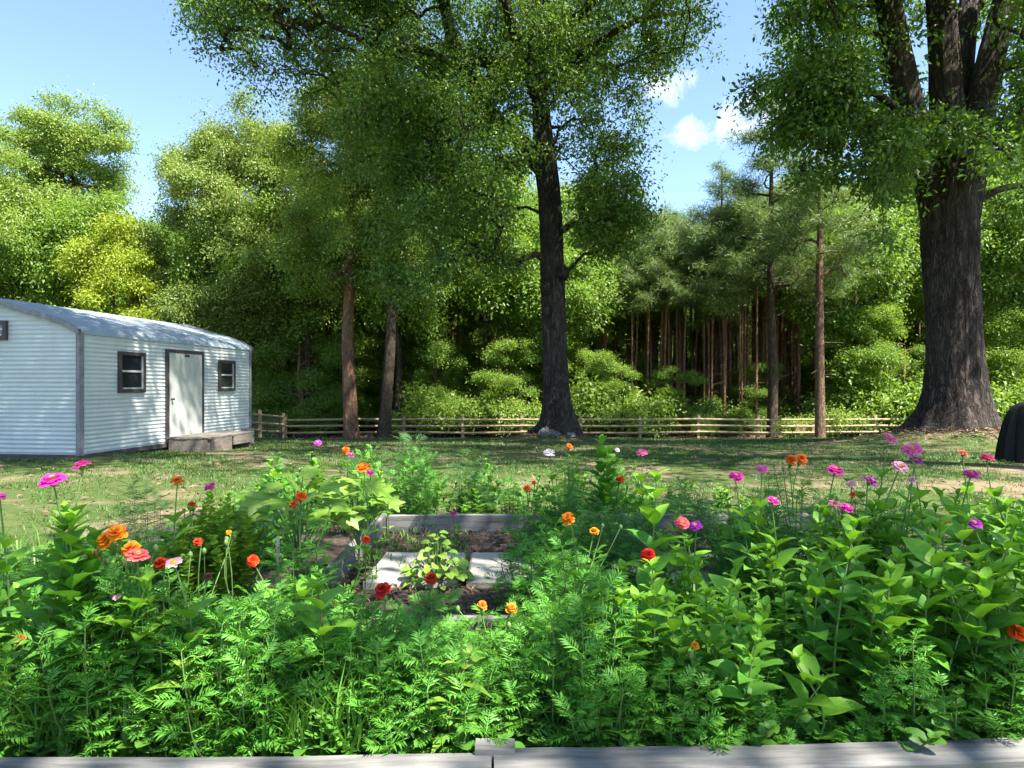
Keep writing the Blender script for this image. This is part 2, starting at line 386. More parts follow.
# ------------------------------------------------------------------ trees
def resample(pts, step):
    pts = np.asarray(pts, float); seg = np.linalg.norm(np.diff(pts, axis=0), axis=1); L = np.concatenate([[0], np.cumsum(seg)])
    n = max(2, int(L[-1] / step) + 1); t = np.linspace(0, L[-1], n)
    # smooth (Catmull-like) by interpolating then relaxing
    out = np.stack([np.interp(t, L, pts[:, k]) for k in range(3)], 1)
    for _ in range(2):
        out[1:-1] = .25 * out[:-2] + .5 * out[1:-1] + .25 * out[2:]
    return out
def thick_trunk(mb, pts, rad, sides=28, flare=0.0, rough=.05, seed=0, flare_h=.9, lobes=6):
    """trunk with ridged bark and root flare"""
    rs = np.random.default_rng(seed)
    pts = np.asarray(pts, float); n0 = len(pts)
    L = np.concatenate([[0], np.cumsum(np.linalg.norm(np.diff(pts, axis=0), axis=1))])
    t = np.concatenate([np.linspace(0, min(1.4, L[-1] * .3), 12, endpoint=False), np.arange(min(1.4, L[-1] * .3), L[-1], .22)])
    P = np.stack([np.interp(t, L, pts[:, k]) for k in range(3)], 1)
    for _ in range(3): P[1:-1] = .25 * P[:-2] + .5 * P[1:-1] + .25 * P[2:]
    r = np.interp(t, L, rad)
    a = np.linspace(0, 2 * np.pi, sides, endpoint=False)
    ph = rs.random(8) * 6.283
    A, T = np.meshgrid(a, t)
    lob = .5 + .5 * np.cos(lobes * A + ph[0] + .8 * np.sin(2 * A + ph[1]))
    k = 1 + flare * np.exp(-T / (flare_h * .45)) * (.45 + .9 * lob ** 1.5)
    k += rough * (np.sin(7 * A + ph[2] + .5 * np.sin(T * 1.3)) * .5 + .6 * np.sin(13 * A + ph[3] + T * .5) * np.sin(T * 2.1 + ph[4])) \
        + rough * .8 * np.sin(3 * A + T * .8 + ph[5])
    if sides > 30:
        wn = np.sin(T * 2.3 + 3 * np.sin(A * 3 + ph[6])) + .6 * np.sin(T * 5.1 + 5 * A)
        k += rough * .55 * (np.abs(np.sin(A * 15 + wn * .9 + ph[7])) - .6) + rough * .35 * (np.abs(np.sin(A * 24 + wn * 1.4)) - .6)
    k += rs.normal(0, rough * .25, k.shape)
    tang = norm(np.gradient(P, axis=0))
    u = norm(np.cross(tang, np.array([0, 1.0, 0]))); wv = np.cross(tang, u)
    V = P[:, None] + (r[:, None] * k)[..., None] * (np.cos(A)[..., None] * u[:, None] + np.sin(A)[..., None] * wv[:, None])
    n = len(t); i = np.arange(n - 1)[:, None] * sides; j = np.arange(sides)[None]; kk = (j + 1) % sides
    mb.add(V.reshape(-1, 3), np.stack([i + j, i + kk, i + sides + kk, i + sides + j], -1).reshape(-1, 4))
    mb.add(V[-1], [list(range(sides))])

def grow(mb, base_paths, base_rads, clusters, rs, tip=.012, expo=.48, maxr=.35, sides=5, arch=.15):
    """joins every leaf clump to the nearest limb by a thin branch; branches thicken with what they carry"""
    pos = []; par = []; fix = []
    for pth, rd in zip(base_paths, base_rads):
        for q, p in enumerate(pth):
            pos.append(p); par.append(-1); fix.append(True)
    nb = len(pos)
    cap = nb + len(clusters) * 3
    Pn = np.zeros((cap, 3)); Pn[:nb] = pos; pa = np.full(cap, -1); n = nb
    axis = Pn[:nb]
    dist = np.array([np.min(np.linalg.norm(axis - c, axis=1)) for c in clusters]) if len(clusters) else []
    for ci in np.argsort(dist):
        c = clusters[ci]
        dv = c - Pn[:n]; dl = np.linalg.norm(dv, axis=1)
        cost = dl + .8 * np.maximum(0, Pn[:n, 2] - c[2] + .2 * dl)
        b = int(np.argmin(cost)); p0 = Pn[b].copy(); lb = dl[b]
        for tt in (.4, .75, 1.0):
            q = p0 + (c - p0) * tt + np.array([0, 0, arch * lb * math.sin(math.pi * tt)]) + rs.normal(0, .05 * lb, 3) * (tt < 1)
            Pn[n] = q; pa[n] = b; b = n; n += 1
    cnt = np.zeros(n); cnt[nb:] = 1 / 3
    for k in range(n - 1, nb - 1, -1):
        if pa[k] >= 0: cnt[pa[k]] += cnt[k]
    rr = np.minimum(maxr, tip * np.maximum(cnt, .3) ** expo)
    idx = np.arange(nb, n); p = pa[idx]
    r0 = np.where(p < nb, rr[idx] * 1.15, rr[p])
    r0 = np.minimum(r0, rr[idx] * 1.8)
    mb.segs(Pn[p], Pn[idx], r0, rr[idx], sides)

def in_lobes(lobes, n, rs, shell=.55, low=0.0):
    """clump centres inside a union of ellipsoids, denser near the outside"""
    vol = np.array([l[3] * l[4] * l[5] for l in lobes]) ** .8
    vol = vol * np.array([l[6] if len(l) > 6 else 1 for l in lobes]); per = 8; nb = max(4, n // per)
    ch = rs.choice(len(lobes), nb, p=vol / vol.sum()); L = np.array([l[:6] for l in lobes])[ch]
    d = norm(rs.normal(0, 1, (nb, 3))); r = shell + (1 - shell) * rs.random(nb) ** .6
    r *= 1 + .22 * rs.normal(0, 1, nb) * (r > .8)
    B = L[:, :3] + d * r[:, None] * L[:, 3:6]
    ln = .42 * (L[:, 3] * L[:, 4]) ** .5 * rs.uniform(.6, 1.3, nb); ln = np.clip(ln, .25, 1.5)
    out = d * np.array([1, 1, .45]) + rs.normal(0, .3, (nb, 3)) * np.array([1, 1, .5]); out = norm(out); side = norm(np.cross(out, np.array([0, 0, 1.0])))
    q = np.repeat(np.arange(nb), per); t = rs.uniform(-1, 1, nb * per)
    C = B[q] + out[q] * (t * ln[q])[:, None] + side[q] * (rs.normal(0, .42, nb * per) * ln[q] * (1.15 - .5 * t))[:, None]
    C[:, 2] += rs.normal(0, .21, nb * per) * ln[q] - .16 * ln[q] * np.maximum(t, 0) ** 2
    return C

def leaves(mb, C, per, spread, size, rs, tpl=LEAF4, droop=.35, flat=.7, up=.9, szvar=.8):
    n = len(C) * per
    c = np.repeat(C, per, 0)
    sp = np.repeat(spread * (.65 + .7 * rs.random(len(C))), per)[:, None]
    off = rs.normal(0, 1, (n, 3)) * sp * np.array([1, 1, flat])
    off[:, 2] -= .25 * sp[:, 0] * (np.linalg.norm(off[:, :2], axis=1) / sp[:, 0]) ** 1.5 * .5
    D = norm(off) * .8 + rs.normal(0, .7, (n, 3)); D[:, 2] -= droop
    N = np.array([0, 0, up * .7]) + .9 * norm(off) + rs.normal(0, .5, (n, 3))
    mb.scatter(tpl, c + off, D, N, size * (1 - szvar / 2 + szvar * rs.random(n)))

def make_tree(name, label, cat, base, trunk_pts, trunk_r, lobes, ncl, per, spread, size, leaf, bark, seed, group=None, limbs=(),
              flare=.5, sides=14, keep=None, tpl=LEAF4, tip=.012, rough=.05, shell=.5, flat=.7, droop=.35, maxr=.3, flare_h=.9, arch=.15, szvar=.8, up=.9, burls=()):
    """trunk_pts etc. are given in world space; the thing's empty stands at base"""
    rs = np.random.default_rng(seed)
    b = np.asarray(base, float)
    root = thing(name, label, cat, b, 0, group)
    tm = MB()
    tp = np.asarray(trunk_pts, float) - b
    thick_trunk(tm, tp, trunk_r, sides, flare, rough, seed, flare_h)
    paths = [resample(tp, .5)]; rads = [0]
    for pts, r0, r1 in limbs:
        lp = np.asarray(pts, float) - b
        thick_trunk(tm, lp, np.linspace(r0, r1, len(lp)), max(8, sides // 2), 0, rough, seed + 3)
        paths.append(resample(lp, .5)); rads.append(0)
    for (bx, by, bz, br) in burls:
        u = np.linspace(0, np.pi, 7)[:, None]; v2 = np.linspace(0, 2 * np.pi, 10, endpoint=False)[None]
        k = br * (1 + .2 * rs.normal(0, 1, (7, 10)))
        V = np.stack([np.sin(u) * np.cos(v2) * k, np.sin(u) * np.sin(v2) * k, np.cos(u) * k * 1.2 + 0 * v2], -1).reshape(-1, 3) + np.array([bx, by, bz]) - b
        i = np.arange(6)[:, None] * 10; j = np.arange(10)[None]; kk = (j + 1) % 10
        tm.add(V, np.stack([i + j, i + 10 + j, i + 10 + kk, i + kk], -1).reshape(-1, 4))
    C = in_lobes(lobes, ncl, rs, shell)
    if keep is not None: C = C[keep(C)]
    C = C - b
    grow(tm, paths, rads, C, rs, tip, maxr=maxr, arch=arch)
    obj('trunk', tm, bark, root, smooth=True)
    cm = MB(); leaves(cm, C, per, spread, size, rs, tpl, droop, flat, up, szvar)
    obj('crown', cm, leaf, root)
    return root

def gz(x, y, dz=-.06): return np.array([x, y, float(ground(x, y)) + dz])

# --- the oak in the middle of the lawn
def centre_oak():
    b = gz(*OAK, -.1); K = OAK[1] / 24.0
    p = lambda x, y, d=24.0: at(x, y, d * K)
    trunk = [b, p(558, 425), p(556, 390), p(555, 340), p(553, 290), p(551, 240), p(549, 195), p(545, 160), p(541, 110), p(538, 50), p(535, -20), p(534, -120)]
    rad = [K * .87 * q for q in (.60, .56, .50, .48, .47, .45, .45, .46, .34, .30, .26, .16)]
    limbs = [([p(547, 172), p(520, 142), p(492, 118, 23.6), p(470, 85, 23.2), p(452, 40, 23), p(436, -40, 22.5)], .30, .14),
             ([p(492, 120, 23.6), p(470, 108, 23), p(440, 96, 22)], .13, .06),
             ([p(540, 70), p(500, 60, 23), p(450, 66, 22.4), p(425, 48, 22), p(380, 48, 21.6), p(320, 20, 21)], .16, .06),
             ([p(440, 62, 22.4), p(420, 70, 22), p(385, 52, 21.6)], .07, .05),
             ([p(537, 60), p(575, 20, 23.5), p(610, -20, 23), p(660, -60, 23)], .2, .09),
             ([p(540, 90), p(590, 45, 23), p(640, 18, 22.6), p(700, 10, 22)], .13, .05),
             ([p(536, 20), p(500, -40, 24), p(460, -110, 24.5)], .2, .09),
             ([p(541, 110), (-.3, 18, 11.6), (-1.2, 15, 12.8), (-1.2, 12, 13.3)], .18, .06)]  # last limb carries the added shading lobes
    lobes = [(-1, 24.5, 16.5, 7.5, 7.5, 5.5, .8), (-7.0, 22.5, 14.9, 5.0, 4.5, 3.0, 1.3), (-4, 22.5, 13.6, 4, 3.8, 3, .8),
             (4.0, 23, 14.6, 3.0, 4.2, 2.9, .75), (5.6, 22.4, 13.4, 1.6, 2.5, 1.6, .7), (-2.0, 22.2, 8.9, 2.6, 3.2, 3.4, 1.6), (-2.8, 22.0, 5.6, 1.5, 2.2, 2.3, 2.0),
             (-3.2, 22.2, 9.8, 1.8, 2.5, 2.2, 1.8), (2.7, 24, 9.0, 1.5, 2.5, 3.0, 1.2), (0.4, 23, 11.3, 2.2, 3, 1.6, .8), (-.6, 23.4, 6.6, 1.0, 1.6, 2.4, .7), (3.1, 23, 6.6, 1.5, 2, 1.9, .9)]
    lobes = [(l[0] * K, l[1] * K, CAMZ + (l[2] - CAMZ) * K, l[3] * K, l[4] * K, l[5] * K, l[6]) for l in lobes] + [(-1.2, 11.6, 13.3, 2.8, 3.0, 1.5, .9), (-1.5, 15.6, 13.6, 3.0, 2.4, 1.6, .6)]  # last two lobes hang above the view, added to shade shed and lawn
    def keep(C):
        px = CX + F * C[:, 0] / C[:, 1]; py = CY - F * (C[:, 2] - CAMZ) / C[:, 1]
        bad = (C[:, 1] < OAK[1] + .3) & (px > 528) & (px < 578) & (py > 172)
        bad |= (C[:, 1] < OAK[1] + .3) & (px > 522) & (px < 560) & (py > 40) & (R.random(len(C)) < .6)
        bad |= (px > 645) & (py > 60) & (px + py > 735) & (py < 300)
        bad |= (px < 330) & (py > 96 + (px - 200) * .12)
        bad |= ((px < 186) | (px > 714)) & (py > -60)
        return ~bad
    r = make_tree('oak_tree', 'tall oak with a dark forked trunk standing mid lawn before the fence', 'tree', b, trunk, rad, lobes, 2900, 95, .25, .115,
              M['oak_leaf'], M['oak_bark'], 11, limbs=limbs, flare=.85, sides=84, keep=keep, tip=.011, maxr=.12, rough=.055, flare_h=1.1,
              burls=[(OAK[0] - .36, 20.15, 4.1, .17), (OAK[0] - .33, 20.12, 3.4, .14), (OAK[0] + .2, 20.1, 4.5, .17)])
centre_oak()

# --- the big oak on the right
def right_oak():
    b = gz(*BIG, -.15)
    p = lambda x, y, d=17.0: at(x, y, d)
    trunk = [b, p(955, 415), p(954, 380), p(953, 330), p(952, 280), p(951, 235), p(950, 195), p(949, 170), p(947, 120), p(944, 60), p(940, 0), p(936, -90)]
    rad = [.78, .72, .63, .59, .59, .61, .61, .56, .38, .34, .31, .23]
    limbs = [([p(944, 245), p(934, 195), p(920, 145), p(905, 90, 16.8), p(893, 30, 16.5), p(884, -20, 16.3), p(868, -120, 16)], .38, .24),
             ([p(958, 245), p(966, 195), p(976, 140), p(985, 80, 17.2), p(1003, 10, 17.2), p(1030, -80, 17)], .40, .26),
             ([p(953, 180, 17.3), p(957, 110, 17.6), p(965, 40, 18), p(972, -30, 18.3)], .34, .2),
             ([p(912, 120, 16.8), p(880, 95, 16), p(840, 80, 15.5), p(790, 95, 15)], .1, .03),
             ([p(975, 200, 17), p(1010, 185, 17), p(1060, 185, 17)], .1, .05), ([p(893, 30, 16.5), (8.0, 15.6, 12.2), (5.2, 14.6, 12.8), (2.4, 14, 12.8)], .18, .06)]  # last limb carries the added shading lobe
    lobes = [(11, 17, 14.5, 7.5, 7, 4.6, .7), (8.0, 15.5, 9.3, 2.3, 2.6, 1.5, 1.2), (8.9, 15.6, 7.4, 2.1, 1.9, 1.6, 3), (6.8, 15.2, 7.9, 1.3, 1.4, .7, 2.5), (10.8, 15.0, 7.5, 1.4, .8, 1.2, 1.0),
             (13.5, 16.5, 9.2, 2.2, 3, 2.2, .9), (11.5, 15, 10.2, 3, 2, 1.2, .9), (7.2, 15.4, 11.2, 2.4, 2.6, 1.5, .7), (3.0, 14.0, 12.6, 4.6, 3.2, 2.0, .7)]  # last lobe reaches forward above the view, added to shade the lawn
    def keep(C):
        px = CX + F * C[:, 0] / C[:, 1]; py = CY - F * (C[:, 2] - CAMZ) / C[:, 1]
        bad = (C[:, 1] < 17.6) & (px > 900) & (px < 1005) & (py > 165)
        bad |= (C[:, 1] < 17.3) & (px > 862) & (px < 1020) & (py < 118) & (py > -60) & (R.random(len(C)) < .965)
        bad |= (px < 775) & (py < 62) & (py > -200)
        bad |= ((px < 768) & (py < 75) & (py > -200)) | ((px < 742) & (py > -200))
        bad |= (C[:, 1] < 17.3) & (px > 918) & (px < 996) & (py < 172) & (py > -60) & (R.random(len(C)) < .62)
        bad |= (px < 905) & (py > 245 - (905 - px) * .2)
        return ~bad
    make_tree('oak_tree', 'massive old oak with rough bark and three stems at the right edge', 'tree', b, trunk, rad, lobes, 2200, 88, .25, .14,
              M['big_leaf'], M['big_bark'], 23, limbs=limbs, flare=.46, sides=110, keep=keep, tip=.010, maxr=.09, rough=.06, flare_h=1.2,
              burls=[(BIG[0] - .14, 16.5, 3.85, .14), (BIG[0] - .58, 16.8, 5.15, .15)])
right_oak()

# --- unseen trees outside the frame, added for their shade on beds, lawn and shed
def added_shade_trees():
    b = gz(7.6, -1.2)
    make_tree('shade_tree', 'spreading unseen tree added to shade the garden beds, outside the picture to the right', 'tree', b, [b, b + (0, 0, 3), b + (-.3, .3, 7), b + (-.5, .5, 11)],
              [.4, .33, .28, .15], [(7.5, .3, 10.8, 3.6, 3.4, 2.0, .6), (4.7, -.3, 9.6, 3.2, 3.2, 1.4), (1.8, -1.0, 9.6, 2.6, 2.6, 1.2)], 250, 28, .32, .2,
              M['oak_leaf'], M['wood_bark'], 31, sides=12, tip=.014)
    b = gz(12.5, 6.6)  # unseen tree placed for dappled shade on the lawn
    make_tree('shade_tree', 'second spreading unseen tree added to shade the lawn, outside the picture to the right', 'tree', b, [b, b + (0, 0, 4), b + (-.6, .3, 9), b + (-1, .6, 13)],
              [.45, .38, .3, .15], [(8.5, 9.0, 12.0, 4.4, 3.6, 1.8), (3.6, 8.4, 11.8, 3.4, 2.8, 1.4, .8), (12, 7, 13, 4, 4, 2, .4)], 520, 34, .45, .19,
              M['oak_leaf'], M['wood_bark'], 33, sides=12, tip=.014)
    b = gz(-9.5, 4.6)  # unseen tree placed to keep sun off the shed gable
    make_tree('shade_tree', 'third spreading unseen tree added to shade the shed, outside the picture to the left', 'tree', b, [b, b + (0, 0, 4), b + (.4, .2, 9), b + (.8, .4, 13)],
              [.4, .34, .26, .12], [(-3.2, 7.6, 12.8, 2.9, 2.6, 1.5, 1.3), (-5.8, 7.0, 12.6, 2.6, 2.8, 1.6), (-8.6, 4.8, 13, 3, 3, 2, .6)], 680, 34, .45, .19,
              M['oak_leaf'], M['wood_bark'], 35, sides=12, tip=.014)
added_shade_trees()

# --- trees along the fence on the left
def side_tree(label, px, d, top, bot, hw, leaf, bark, seed, trunk_r, ncl=700, per=55, size=.15, spread=.42, extra=(), name='broadleaf_tree', lean=0, group=None, nl=7, tpl=LEAF4, shell=.45, keep=None, bare=None, flat=.7, droop=.35):
    nl = nl * 3; shell = .42
    rs = np.random.default_rng(seed); s = F / d
    b = gz((px - CX) / s, d)
    zt = CAMZ + (CY - top) / s; zb = CAMZ + (CY - bot) / s; w_ = hw / s
    H = zt - zb; lobes = []
    for k in range(nl):
        f = (k + .5) / nl
        a = k * 2.4 + rs.random(); prof = math.sin(math.pi * (.12 + .78 * f)) ** .7
        rr = w_ * (.42 + .22 * rs.random()) * (7 / nl) ** .42
        lobes.append((b[0] + lean * f + math.cos(a) * w_ * .58 * prof, d + math.sin(a) * w_ * .5 * prof, zb + H * (.16 + .72 * f), rr * (.6 + .5 * prof), rr * .9, rr * .82))
    lobes.append((b[0] + lean, d, zt - w_ * .4, w_ * .42, w_ * .42, w_ * .42))
    lobes += list(extra)
    top3 = np.array([b[0] + lean, d, zt - .15 * H])
    trunk = [b, b + (top3 - b) * .3 + (rs.normal(0, .12), 0, 0), b + (top3 - b) * .62 + (rs.normal(0, .15), 0, 0), top3]
    return make_tree(name, label, 'tree', b, trunk, [trunk_r, trunk_r * .8, trunk_r * .55, .05], lobes, ncl, per, spread, size, leaf, bark, seed, group,
                     sides=12, tip=.012, shell=shell, tpl=tpl, keep=keep, maxr=trunk_r * .5, flat=flat, droop=droop, flare=.35)
OUT = lambda fn: (lambda C: fn(CX + F * C[:, 0] / C[:, 1], CY - F * (C[:, 2] - CAMZ) / C[:, 1]))
side_tree('pale green sweetgum with the tallest crown behind the shed at far left', 62, 35, 92, 330, 88, M['light_leaf'], M['wood_bark'], 41, .24, 950, 125, .13, .27,
          keep=OUT(lambda x, y: ~((x > 132) & (y < 205))))
side_tree('bright lime green young tree rising just over the shed roof', 112, 29.5, 215, 420, 55, M['lime_leaf'], M['wood_bark'], 42, .12, 460, 115, .115, .25,
          keep=OUT(lambda x, y: ~((x > 150) & (y < 250))))
side_tree('half hidden green tree cut by the left edge of the picture', -25, 31, 128, 400, 70, M['light_leaf'], M['wood_bark'], 43, .2, 500, 115, .12, .28)
side_tree('broad olive green oak with lumpy sunlit crown behind the far end of the shed', 240, 31.5, 104, 392, 116, M['olive_leaf'], M['red_bark'], 44, .26, 1700, 140, .11, .28, nl=11,
          keep=OUT(lambda x, y: ~((x < 160) & (y < 225)) & ~((x < 205) & (y < 120))))
side_tree('tall yellow green tree with a reddish trunk, left of the pair near the fence', 352, 27.0, 58, 330, 96, M['light_leaf'], M['red_bark'], 45, .29, 1050, 120, .10, .28, nl=9, lean=-.2, keep=OUT(lambda x, y: ~((np.abs(x - 352) < 9) & (y > 190))))
side_tree('tree with a dark slanting double trunk, right of the pair near the fence', 384, 26.9, 88, 300, 62, M['light_leaf'], M['wood_bark'], 46, .25, 560, 115, .10, .27, lean=.5)

# --- the single bare pine stem on the right and the dark pine behind it
def pine(label, px, d, top, crown_bot, r, seed, group=None, n=120, w=2.2, bark='pine_bark', name='pine_tree', per=90, size=.20, spread=.19):
    rs = np.random.default_rng(seed); s = F / d; b = gz((px - CX) / s, d)
    zt = CAMZ + (CY - top) / s; zb = CAMZ + (CY - crown_bot) / s
    C = []; limbs = []
    k = 0; z = zb
    while z < zt:
        f = (z - zb) / (zt - zb); L = w * (1 - f ** 1.6) * (.55 + .6 * rs.random()) + .35; a = k * 2.4 + rs.normal(0, .4)
        tipp = np.array([b[0] + math.cos(a) * L, d + math.sin(a) * L, z + .18 * L])
        for q in range(max(3, int(L * 7))):
            t = .45 + .6 * rs.random(); C.append(np.array([b[0], d, z]) + (tipp - np.array([b[0], d, z])) * t + rs.normal(0, .13 * L + .05, 3) * np.array([1, 1, .55]))
        k += 1; z += (zt - zb) / n * 3.2
    C = np.array(C); C0 = C
    root = thing(name, label, 'tree', b, 0, group)
    tm = MB(); tp = np.array([b, [b[0] + rs.normal(0, .05), d, (b[2] + zb) / 2], [b[0] + rs.normal(0, .1), d, zb], [b[0], d, zt]]) - b
    thick_trunk(tm, tp, [r, r * .85, r * .7, .03], 10, .2, .04, seed)
    # dead side twigs on the bare stem
    m = 14; zz = rs.uniform(1.8, max(2, zb - b[2]), m); aa = rs.random(m) * 6.283; LL = rs.uniform(.2, .9, m)
    P0 = np.stack([np.zeros(m), np.zeros(m), zz], 1); P1 = P0 + np.stack([np.cos(aa) * LL, np.sin(aa) * LL, rs.normal(.05, .12, m)], 1)
    tm.segs(P0, P1, .022, .008, 4)
    grow(tm, [resample(tp, .3)], [0], C - b, rs, .012, maxr=.06, arch=.05)
    obj('trunk', tm, M[bark], root, smooth=True)
    cm = MB(); leaves(cm, C - b, per, spread, size, rs, (np.array([[0, .05, 0], [0, -.05, 0], [1, -.03, -.08], [1, .03, -.08]]), [[0, 1, 2, 3]]), .0, .6, .6, .4)
    obj('crown', cm, M['pine_leaf'], root)
    remember(root)
    return root
pine('slender pine with a bare pinkish stem standing at the fence on the right', 820, 26.6, 150, 275, .20, 61, n=60, w=1.7)
pine('dark pine with clumped boughs rising against the sky left of the big oak', 772, 30, 92, 300, .24, 62, n=105, w=2.9, bark='wood_bark')
pine('smaller bluish pine left of the dark pine, under the open sky', 722, 33, 168, 330, .18, 63, n=80, w=2.4, bark='wood_bark')

# --- the wood behind the fence: a few trees built once, then copied
PROTO = []
def wood_proto(seed, H, w_, leaf, bark, ncl, per=95, size=.145, spread=.30, low=.36):
    rs = np.random.default_rng(seed); b = np.array([0, 60.0 + seed, -1.0])
    lobes = []
    for k in range(15):
        f = (k + .5) / 15; a = k * 2.4; prof = math.sin(math.pi * (.1 + .8 * f)) ** .6; rr = w_ * (.24 + .18 * rs.random())
        lobes.append((math.cos(a) * w_ * .66 * prof, b[1] + math.sin(a) * w_ * .6 * prof, b[2] + H * (low + .12 + (1 - low - .22) * f), rr * 1.05, rr * 1.05, rr * .95))
    t = make_tree('woodland_tree', 'leafy tree of the dense wood behind the fence', 'tree', b, [b, b + (.15, 0, H * .3), b + (-.1, 0, H * .6), b + (0, 0, H * .9)],
                  [.16, .13, .09, .03], lobes, ncl, per, spread, size, leaf, bark, seed, 'broadleaved trees of the wood behind the fence', sides=8, tip=.013, flare=.3, shell=.5)
    remember(t); return t, H
def pine_proto(seed):
    t = pine('thin straight pine in the stand behind the fence', 512, 45, 165, 250, .105, seed, 'thin pines standing behind the fence', n=50, w=1.5, bark='red_bark', name='woodland_pine', per=50, size=.28, spread=.26)
    return t, (CAMZ + (CY - 165) / F * 45) + 1
wp = [wood_proto(71, 10, 3.0, M['wood_leaf'], M['wood_bark'], 320), wood_proto(72, 11, 2.6, M['shrub_leaf'], M['wood_bark'], 260),
      wood_proto(73, 9, 3.2, M['wood_leaf'], M['red_bark'], 360, low=.0), wood_proto(74, 10, 2.8, M['shrub_leaf'], M['wood_bark'], 340, low=.0)]
pp = [pine_proto(81), pine_proto(82)]
used = set()
def place(proto, x, y, height=None, label=None, group=None):
    t, H = proto
    if t.name not in used: used.add(t.name); c = t
    else: c = copy_tree(t)
    c.location = (x, y, float(ground(x, y)) - .08)
    c.rotation_euler = (0, 0, random.random() * 6.283)
    k = (height / H if height else 1.0); kx = min(k, 1.0 + .45 * (k - 1)) if k > 1 else k
    c.scale = (kx * random.uniform(.9, 1.2), kx * random.uniform(.9, 1.2), k)
    if label: c['label'] = label
    if group: c['group'] = group
    return c
TOPX = [-100, 0, 60, 130, 160, 300, 420, 560, 640, 700, 760, 830, 1024, 1150]
TOPY = [170, 170, 170, 205, 215, 150, 110, 150, 215, 208, 190, 160, 110, 110]
for d, step in ((32.5, 4.4), (37, 4.4), (42, 4.6), (48, 5.0), (56, 5.5), (66, 6.0), (80, 6.5), (98, 7)):
    x = -.86 * d
    while x < .86 * d:
        px = CX + F * x / d; y = d + random.uniform(-1.5, 1.5)
        ht = (CAMZ + (CY - np.interp(px, TOPX, TOPY)) / F * d + 1.0) * random.uniform(.72, 1.0)
        stand = 635 < px < 790
        if not (stand and d < 50): place(random.choice(wp[:2] if d < 60 else wp[2:]), x, y, ht)
        x += step * random.uniform(.75, 1.25)
for k in range(150):                                   # young trees filling the wood below the tall crowns
    d = random.uniform(33, 60); px = random.uniform(210, 1080)
    if 640 < px < 790 and d < 44:
        place(random.choice(wp[2:]), (px - CX) / F * d, d, random.uniform(1.8, 3.4)); continue
    place(random.choice(wp[2:]), (px - CX) / F * d, d, random.uniform(3.5, 6.5) * (d / 40) ** .7)
for k in range(150):                                    # the stand of thin pines
    d = random.uniform(32, 46); px = random.uniform(628, 800)
    place(random.choice(pp), (px - CX) / F * d, d, (CAMZ + (CY - np.interp(px, [620, 660, 700, 740, 800], [235, 200, 215, 195, 170])) / F * d + 1) * random.uniform(.84, 1.0))
for k in range(26):                                    # some thin stems elsewhere
    d = random.uniform(33, 45); px = random.choice([random.uniform(255, 540), random.uniform(830, 1024), random.uniform(580, 640)])
    place(random.choice(pp), (px - CX) / F * d, d, (CAMZ + (CY - 170) / F * d + 1) * random.uniform(.8, 1.0))

# --- undergrowth
def shrub_proto(seed, w_, h, leaf, ncl, per=60, size=.11):
    rs = np.random.default_rng(seed)
    root = thing('shrub', 'leafy shrub of the undergrowth along the edge of the wood', 'shrub', (0, 0, 0), 0, 'shrubs along the edge of the wood')
    C = in_lobes([(0, 0, h * .55, w_, w_ * .8, h * .45), (w_ * .4, .1, h * .35, w_ * .6, w_ * .5, h * .35), (-w_ * .4, -.1, h * .4, w_ * .6, w_ * .5, h * .4)], ncl, rs, .3)
    C = C[C[:, 2] > .05]
    sm = MB(); grow(sm, [np.array([[0, 0, 0], [0, 0, .2], [0, 0, .4]])], [0], C, rs, .006, maxr=.04)
    obj('stem', sm, M['wood_bark'], root)
    cm = MB(); leaves(cm, C, per, .2, size, rs); obj('foliage', cm, leaf, root)
    remember(root); return root, h
sp = [shrub_proto(91, 1.1, 1.6, M['shrub_leaf'], 80), shrub_proto(92, 1.0, 2.2, M['wood_leaf'], 90), shrub_proto(93, 1.2, 1.3, M['light_leaf'], 70)]
for k in range(120):
    d = random.uniform(29.3, 38); px = random.uniform(230, 1060)
    place(random.choice(sp), (px - CX) / F * d, d, random.uniform(.7, 2.4))
for k in range(50):
    d = random.uniform(42, 62); px = random.uniform(240, 1050); place(random.choice(sp), (px - CX) / F * d, d, random.uniform(2.2, 3.6))
for (px, d, h, k, lab) in ((604, 29.2, 2.6, 0, 'bright leafy bush beyond the fence right of the middle oak'), (522, 29.4, 1.6, 2, 'light green bush beyond the fence left of the middle oak'),
                     (795, 28.6, 1.0, 2, 'yellow green vine thicket left of the slender pine at the fence'), (846, 28.5, 1.25, 2, 'yellow green bush right of the slender pine at the fence'),
                     (880, 29.6, 3.4, 0, 'tall sunlit bush left of the massive oak'), (640, 30, 2.6, 1, 'dark green bush beyond the fence beside the thin pines'),
                     (1010, 28, 3.0, 0, 'sunlit bush right of the massive oak'), (430, 29.6, 2.4, 0, 'leafy bush beyond the fence midway between the left trees and the oak')):
    c = copy_tree(sp[k][0]); s_ = h / sp[k][1]; x = (px - CX) / F * d
    c.location = (x, d, float(ground(x, d)) - .05); c.scale = (s_, s_, s_); c.rotation_euler = (0, 0, random.random() * 6)
    c['label'] = lab; del c['group']

